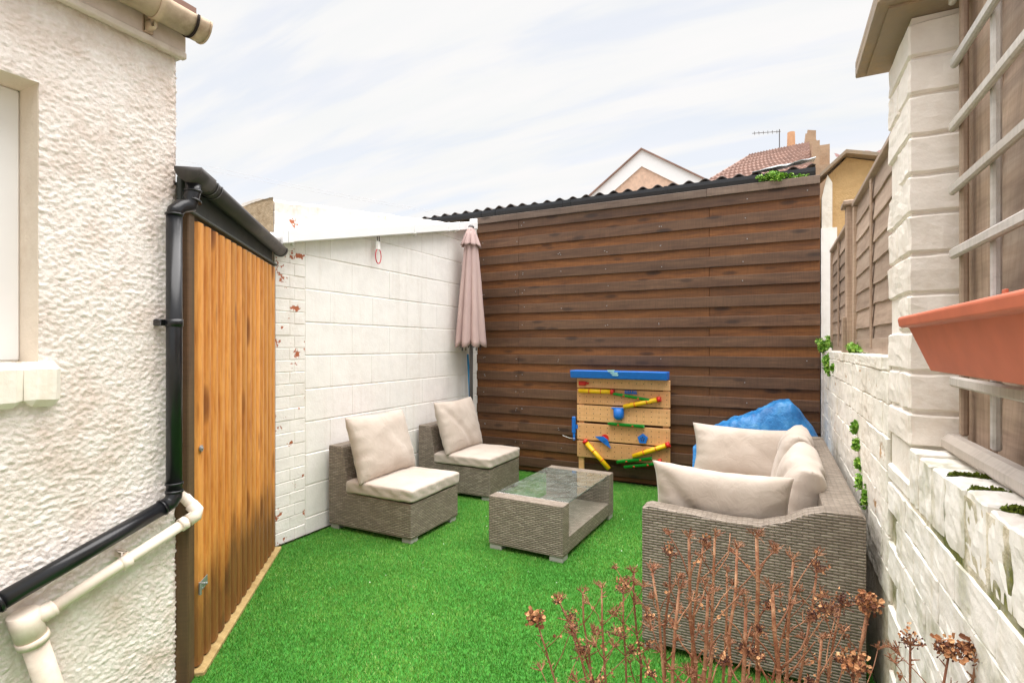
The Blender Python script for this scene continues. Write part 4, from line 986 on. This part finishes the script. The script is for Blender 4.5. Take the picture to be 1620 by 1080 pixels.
# ------------------------------------------------------------------ tarpaulin heap
def tarp():
    cx, cy = -.08, 4.72; V = []; nu, nv = 100, 74
    for i in range(nu):
        for j in range(nv):
            u, v = i / (nu - 1), j / (nv - 1); x = -.60 + u * .94; y = 4.36 + v * .70
            prof = [(0, .52), (.12, .64), (.3, .73), (.5, .81), (.66, .895), (.76, .90), (.82, .84), (.92, .70), (1, .56)]
            for (a, za_), (b, zb_) in zip(prof, prof[1:]):
                if a <= u <= b: h = za_ + (zb_ - za_) * (u - a) / (b - a)
            e = min(v / .35, 1, (1 - v) / .25); e = e * e * (3 - 2 * e) if e > 0 else 0
            z = h * (.25 + .75 * e) - .035 * abs(fb((x * 1.3, y, 0), 4.5)) - .02 * abs(fb((x, y, 4), 11, 3)) + .02
            V.append((x + .015 * fb((x, y, 7), 5), min(y + .02 * fb((x, y, 9), 5), 5.06), max(.02, z if 0 < v < 1 else .02)))
    o = mesh_obj('tarpaulin', V, grid_faces(nu, nv), 'tarp', None, True, label='crumpled blue tarpaulin draped over a heap behind the sofa', cat='tarpaulin', loc=(-.1, 4.7, .02))
    return o
tarp()
sm(MB().tube([(-.60, 4.86, .64), (-.40, 4.86, .60)], .012, 8).build('metal_bar', 'darkmetal', None, label='dark metal bar poking out from under the blue tarpaulin', cat='bar', loc=(-.5, 4.86, .60)))

# ------------------------------------------------------------------ parasol
pa = empty('parasol', (-2.845, 4.73, 0), 'folded dusty pink parasol standing in the corner by the brown fence', 'parasol')
def furled(z0, z1, r0, r1, nfold, amp, nm, phase=0, seg=128, rows=26, flare=0):
    V = []
    for j in range(rows):
        t = j / (rows - 1); z = z0 + (z1 - z0) * t; r = r0 + (r1 - r0) * t ** .85
        for k in range(seg):
            a = 2 * math.pi * k / seg; fo = abs(math.sin(nfold * a / 2 + phase + .35 * t)) ** .7
            rr = r * (1 - amp * t ** .4 + amp * t ** .4 * fo) + .006 * t * fb((math.cos(a) * 2, math.sin(a) * 2, z * 2), 2)
            zz_ = z + (flare * (fo - .5) if j == rows - 1 else flare * (fo - .5) * t ** 6)
            V.append((-2.845 + rr * .80 * math.cos(a), 4.73 + rr * 1.22 * math.sin(a), zz_))
    F = [(j * seg + k, j * seg + (k + 1) % seg, (j + 1) * seg + (k + 1) % seg, (j + 1) * seg + k) for j in range(rows - 1) for k in range(seg)]
    o = mesh_obj(nm, V, F, 'parasol', pa, True); md = o.modifiers.new('t', 'SOLIDIFY'); md.thickness = .003; return o
furled(2.535, 1.36, .055, .185, 8, .42, 'canopy', flare=-.05)
furled(2.585, 2.40, .028, .115, 8, .30, 'vent_flounce', .3, rows=12, flare=-.03)
sm(MB().tube([(-2.845, 4.73, .0), (-2.845, 4.73, 2.58)], .019, 14).build('pole', 'darkmetal', pa))
sm(MB().tube([(-2.845, 4.73, 2.575), (-2.845, 4.73, 2.60), (-2.845, 4.73, 2.62)], [.03, .032, .012], 12).build('finial', 'darkmetal', pa))
sm(MB().tube([(-2.845, 4.73, 0), (-2.845, 4.73, .05), (-2.845, 4.73, .07), (-2.845, 4.73, .2)], [.14, .14, .03, .028], 20).build('base', 'darkmetal', pa))
for k in range(8):
    a = 2 * math.pi * k / 8 + .2; MB().tube([(-2.845 + .03 * math.cos(a), 4.73 + .03 * math.sin(a), 2.4), (-2.845 + .095 * math.cos(a), 4.73 + .14 * math.sin(a), 1.30 + .03 * (k % 2))], .006, 6).build('rib', 'parasol_in', pa)
sm(MB().tube([(-2.92, 4.90, .0), (-2.965, 4.86, 1.26)], .011, 8).build('blue_pole', 'bluepole', None, label='thin blue pole leaning in the corner behind the parasol', cat='pole', loc=(-2.92, 4.90, 0)))

# ------------------------------------------------------------------ neighbouring buildings
nb_ = empty('outbuilding', (.9, 6.2, 0), 'ochre rendered outbuilding with white corner behind the fence panels', 'building')
MB().prism([(.405, 5.20, 0), (1.9, 5.20, 0), (1.9, 5.20, 2.71), (.80, 5.20, 2.85), (.545, 5.20, 2.93), (.405, 5.20, 2.79)], (0, 2.5, 0)).build('wall', 'ochre', nb_)
MB().prism([(.352, 5.13, 0), (.468, 5.13, 0), (.468, 5.13, 2.34), (.352, 5.13, 2.34)], (0, .07, 0)).build('white_corner', 'whiteblock', nb_)
MB().prism([(.358, 5.14, 2.34), (.435, 5.14, 2.34), (.435, 5.14, 2.72), (.40, 5.14, 2.79), (.358, 5.14, 2.6)], (0, .06, 0)).build('upper_corner', 'flaky', nb_)
cp = [(.345, 5.10, 2.77), (.53, 5.10, 2.94), (.80, 5.10, 2.865), (1.95, 5.10, 2.72)]
for (a, b) in zip(cp, cp[1:]):
    a = Vector(a); b = Vector(b); MB().prism([a, b, b + Vector((0, 0, .03)), a + Vector((0, 0, .03))], (0, .30, 0)).build('coping', 'concrete', nb_)
o = mesh_obj('tiled_roof', [(.62 + 1.3 * i / 60, 5.7 + 1.6 * j / 8, 2.93 - .1 * i / 60 + .7 * j / 8 + .016 * math.cos(i * 2 * math.pi / 7.5) + .02 * ((j % 2))) for i in range(61) for j in range(9)], grid_faces(61, 9), 'redroof', nb_, False)
gh = empty('gabled_house', (-4.5, 24, 0), 'distant house gable with white bargeboards and pink render', 'house')
ap = Vector((-4.506, 20, 8.78)); l_ = Vector((-8.3, 20, 5.98)); r_ = Vector((-.75, 20, 6.35))
MB().prism([(-8.0, 20.05, 0), (-1.0, 20.05, 0), (-1.0, 20.05, 6.3), (-4.506, 20.05, 8.5), (-8.0, 20.05, 6.1)], (0, 9, 0)).build('wall', 'pinkdash', gh)
for a, b in ((ap, l_), (ap, r_)):
    dn = Vector((0, 0, -.62)); MB().prism([a, b, b + dn, a + dn], (0, .045, 0)).build('bargeboard', 'barge', gh)
    MB().prism([a + Vector((0, -.08, .06)), b + Vector((0, -.08, .06)), b + Vector((0, -.08, 0)), a + Vector((0, -.08, 0))], (0, 9.2, 0)).build('roof_slope', 'brownroof', gh)
th = empty('tiled_house', (0, 26, 0), 'distant house with brown tiled roof, chimney and television aerial', 'house')
# roof surface with rows of pantiles
def lerp3(a, b, t): return Vector(a).lerp(Vector(b), t)
e0, e1, rdl, rdr = (-4.2, 22, 6.9), (1.35, 22, 6.9), (-1.0, 26, 9.9), (1.35, 26, 10.05)
V = []; nu, nv = 150, 45
for i in range(nu):
    for j in range(nv):
        u, v = i / (nu - 1), j / (nv - 1); p = lerp3(lerp3(e0, e1, u), lerp3(rdl, rdr, u), v)
        fr_ = (v * 15) % 1; p = p + Vector((0, -.10 * (1 - fr_), .03 * math.cos(u * 5.5 / .27 * 2 * math.pi) + .07 * (1 - fr_))); V.append(p)
mesh_obj('tiled_roof', V, grid_faces(nu, nv), 'brownroof', th)
MB().box((-4.0, 22.3, 0), (1.3, 29, 6.85)).build('wall', 'pinkdash', th)
MB().tube([rdl, rdr], .10, 8).build('ridge_tiles', 'brownroof', th)
MB().tube([e0, rdl], .08, 8).build('hip_tiles', 'brownroof', th)
MB().box((1.36, 24.2, 6), (1.62, 26.3, 9.55)).box((1.62, 24.2, 6), (2.5, 26.3, 8.55)).prism([(1.20, 26.0, 9.5), (1.60, 26.0, 9.5), (1.60, 26.0, 10.6), (1.28, 26.0, 10.68)], (0, 1.0, 0)).build('chimney_stack', 'chimney', th)
MB().prism([(1.2, 25.9, 9.0), (2.1, 25.9, 9.0), (2.1, 25.9, 9.9), (1.75, 25.9, 9.9), (1.45, 25.9, 10.45), (1.2, 25.9, 10.5)], (0, 1.2, 0)).build('chimney_shoulder', 'chimney', th)
MB().tube([(.66, 26.2, 9.9), (.66, 26.2, 10.75)], [.17, .15], 12).build('chimney_pot', 'pot', th)
ae = MB().tube([(.2, 26, 9.8), (.2, 26, 10.9)], .022, 6).tube([(-.9, 26, 10.92), (.25, 26, 10.8)], .016, 5)
for k in range(6): ae.tube([(-.8 + k * .18, 25.8, 10.91 - k * .02), (-.8 + k * .18, 26.2, 10.91 - k * .02)], .01, 4)
ae.build('aerial', 'darkmetal', th)
for (a, b, lb) in (((-20, 10.5, 8.2), (-9.5, 24, 7.05), 'upper thin overhead wire crossing the pale sky'), ((-20, 10.6, 8.05), (-9.4, 24, 6.98), 'second thin overhead wire just under the upper one'), ((-20, 10.5, 6.8), (-9.6, 22, 5.85), 'lowest thin overhead wire crossing the pale sky')):
    a, b = Vector(a), Vector(b); mb = MB().tube([a.lerp(b, t) - Vector((0, 0, .9 * t * (1 - t))) for t in [k / 12 for k in range(13)]], .005, 5)
    mb.build('overhead_wire', 'wire', None, label=lb, cat='wire', group='overhead wires', loc=a)

# ------------------------------------------------------------------ dry hydrangea in the foreground
CAM = Vector((0, 0, 1.35)); FWD = Vector((-math.sin(YAW), math.cos(YAW), 0)); RGT = Vector((math.cos(YAW), math.sin(YAW), 0))
def at(px, py, D): return CAM + FWD * D + RGT * ((px - 810) / 830 * D) - Vector((0, 0, 1)) * ((py - 547) / 830 * D)
def hydrangea(name, label, base, stems, rs):
    rd = random.Random(rs); e = empty(name, base, label, 'shrub'); base = Vector(base)
    tw = MB(); pet = MB(); seeds = MB()
    def bend(a, b, n, amp):
        o = Vector((rd.gauss(0, amp), rd.gauss(0, amp), 0)); return [a.lerp(b, t) + o * math.sin(math.pi * t) + Vector((rd.gauss(0, amp * .2), rd.gauss(0, amp * .2), 0)) * (0 < t < 1) for t in [k / n for k in range(n + 1)]]
    def petals(c, r, n, s):
        for _ in range(n):
            d = Vector((rd.gauss(0, 1), rd.gauss(0, 1), rd.gauss(0, .7))).normalized() * r * rd.random() ** .5; p = c + d
            a = Vector((rd.gauss(0, 1), rd.gauss(0, 1), rd.gauss(0, 1))).normalized(); b = a.orthogonal().normalized(); nn = a.cross(b); q = s * rd.uniform(.5, 1.2)
            pet.add([p, p + (a * .35 + b * .4) * q + nn * q * .15, p + (a * .8 + b * .35) * q + nn * q * .3, p + a * q + nn * q * .1, p + (a * .8 - b * .35) * q + nn * q * .32, p + (a * .35 - b * .4) * q + nn * q * .12], [(0, 1, 2, 3), (0, 3, 4, 5)])
    def umbel(tip, d, size, full):
        for _ in range(rd.randint(10, 16) if full else rd.randint(6, 10)):
            q = (d + Vector((rd.gauss(0, .7), rd.gauss(0, .7), rd.gauss(0, .35)))).normalized() * size * rd.uniform(.5, 1.1)
            m = tip + q * .55 + Vector((rd.gauss(0, .003), rd.gauss(0, .003), 0)); tw.tube([tip, m, tip + q], [.0016, .0012, .0007], 4, False)
            for _ in range(rd.randint(2, 4)):
                z_ = (q.normalized() + Vector((rd.gauss(0, .8), rd.gauss(0, .8), rd.gauss(0, .5)))).normalized() * size * rd.uniform(.25, .5)
                tw.tube([m, m + z_], [.0010, .0006], 3, False)
                if full: seeds.tube([m + z_ * .9, m + z_ * 1.12], [.0022, .0014], 4)
        if full == 2: petals(tip + d * size * .6, size * .8, 100, .0125)
        elif full: petals(tip + d * size * .7, size * .8, 22, .008)
    def knob(p, r): tw.tube([p - Vector((0, 0, r * .8)), p, p + Vector((0, 0, r * .8))], [r * .9, r * 1.45, r * .9], 7)
    for (tip, root, r, flower) in stems:
        pts = bend(root, tip, 7, .018); n = len(pts); r *= 1.12; rad = [r * (1 - .5 * k / (n - 1)) for k in range(n)]
        tw.tube(pts, rad, 7)
        for k in (2, 3, 4, 5, 6): knob(pts[k], rad[k])
        for k in (3, 4, 5, 6):
            for sgn in (1, -1):
                if rd.random() < .32: continue
                d0 = (RGT * sgn * rd.uniform(.3, .8) + FWD * rd.uniform(-.5, .5) + Vector((0, 0, rd.uniform(.7, 1.2)))).normalized(); L = rd.uniform(.04, .15)
                q = bend(pts[k], pts[k] + d0 * L, 4, .006); tw.tube(q, [rad[k] * .6, rad[k] * .5, rad[k] * .45, rad[k] * .4, rad[k] * .34], 6); knob(q[2], rad[k] * .45)
                if rd.random() < .75: umbel(q[-1], d0, rd.uniform(.02, .04), 1 if rd.random() < .2 else 0)
                if rd.random() < .35: petals(q[2], .010, 4, .010)
        umbel(tip, (pts[-1] - pts[-2]).normalized(), rd.uniform(.026, .042), flower)
        for k in range(3, n):   # small scars and buds
            for _ in range(5):
                a = pts[k - 1].lerp(pts[k], rd.random()); d0 = Vector((rd.gauss(0, 1), rd.gauss(0, 1), .6)).normalized(); tw.tube([a, a + d0 * rd.uniform(.008, .018)], [.0022, .0008], 4)
    sm(tw.build('stems', 'twig', e)); pet.build('petals', 'petal', e, kind='stuff')
    if seeds.v: seeds.build('seed_heads', 'darkseed', e, kind='stuff')
B1 = Vector((-.28, 1.30, .03))
tips = [(850, 985, 1.50, 2, .004), (884, 950, 1.55, 0, .004), (922, 938, 1.5, 0, .0042), (952, 930, 1.42, 0, .0042), (986, 938, 1.5, 1, .004), (1002, 906, 1.55, 0, .0045), (1032, 905, 1.4, 0, .005),
        (1060, 880, 1.5, 1, .005), (1090, 850, 1.42, 0, .0065), (1113, 862, 1.52, 1, .005), (1131, 850, 1.5, 0, .0055), (1166, 868, 1.45, 0, .006), (1197, 850, 1.38, 0, .0075), (1222, 935, 1.34, 0, .008),
        (1255, 888, 1.42, 0, .0055), (1292, 905, 1.40, 1, .0045), (1262, 935, 1.5, 0, .004), (1150, 905, 1.58, 0, .005), (1075, 930, 1.36, 0, .006), (905, 1000, 1.4, 0, .004), (1180, 960, 1.3, 0, .007), (1120, 940, 1.34, 0, .0065)]
stems = []
for px_, py_, D, fl, r in tips:
    t = at(px_, py_, D); bx = at(px_ * .72 + 1085 * .28 + random.uniform(-18, 18), 1000, D); stems.append((t, Vector((bx.x, bx.y, .03)), r, fl))
hydrangea('hydrangea', 'dry leafless hydrangea with bare brown stems before the sofa', B1, stems, 21)
tips = [(1372, 965, 1.25, 2, .005), (1330, 960, 1.3, 1, .0045), (1300, 1010, 1.22, 0, .005), (1440, 1020, 1.12, 1, .004), (1500, 1040, 1.08, 2, .004), (1545, 1045, 1.05, 2, .004), (1350, 1062, 1.15, 2, .004)]
stems = []
for px_, py_, D, fl, r in tips:
    t = at(px_, py_, D); bx = at(px_ * .6 + 1330 * .4, 1000, D); stems.append((t, Vector((min(bx.x, .33), bx.y, .03)), r, fl))
hydrangea('hydrangea', 'dry hydrangea with papery brown flower heads against the near white wall', Vector((.2, 1.0, .03)), stems, 5)

# litter on the lawn
mb = MB()
for _ in range(70):
    x, y = random.uniform(-2.6, .1), random.uniform(2.1, 4.9)
    if not bool(inpoly(np.array([x]), np.array([y]), LAWN)[0]): continue
    s = random.uniform(.003, .009); a = random.uniform(0, 6.28); z = .026
    mb.add([(x, y, z), (x + s * math.cos(a), y + s * math.sin(a), z + .002), (x + s * .6 * math.cos(a + 1.3), y + s * .6 * math.sin(a + 1.3), z + .003)], [(0, 1, 2)])
mb.build('petal_litter', 'tagwhite', None, label='tiny pale petals scattered over the green turf', cat='litter', kind='stuff')
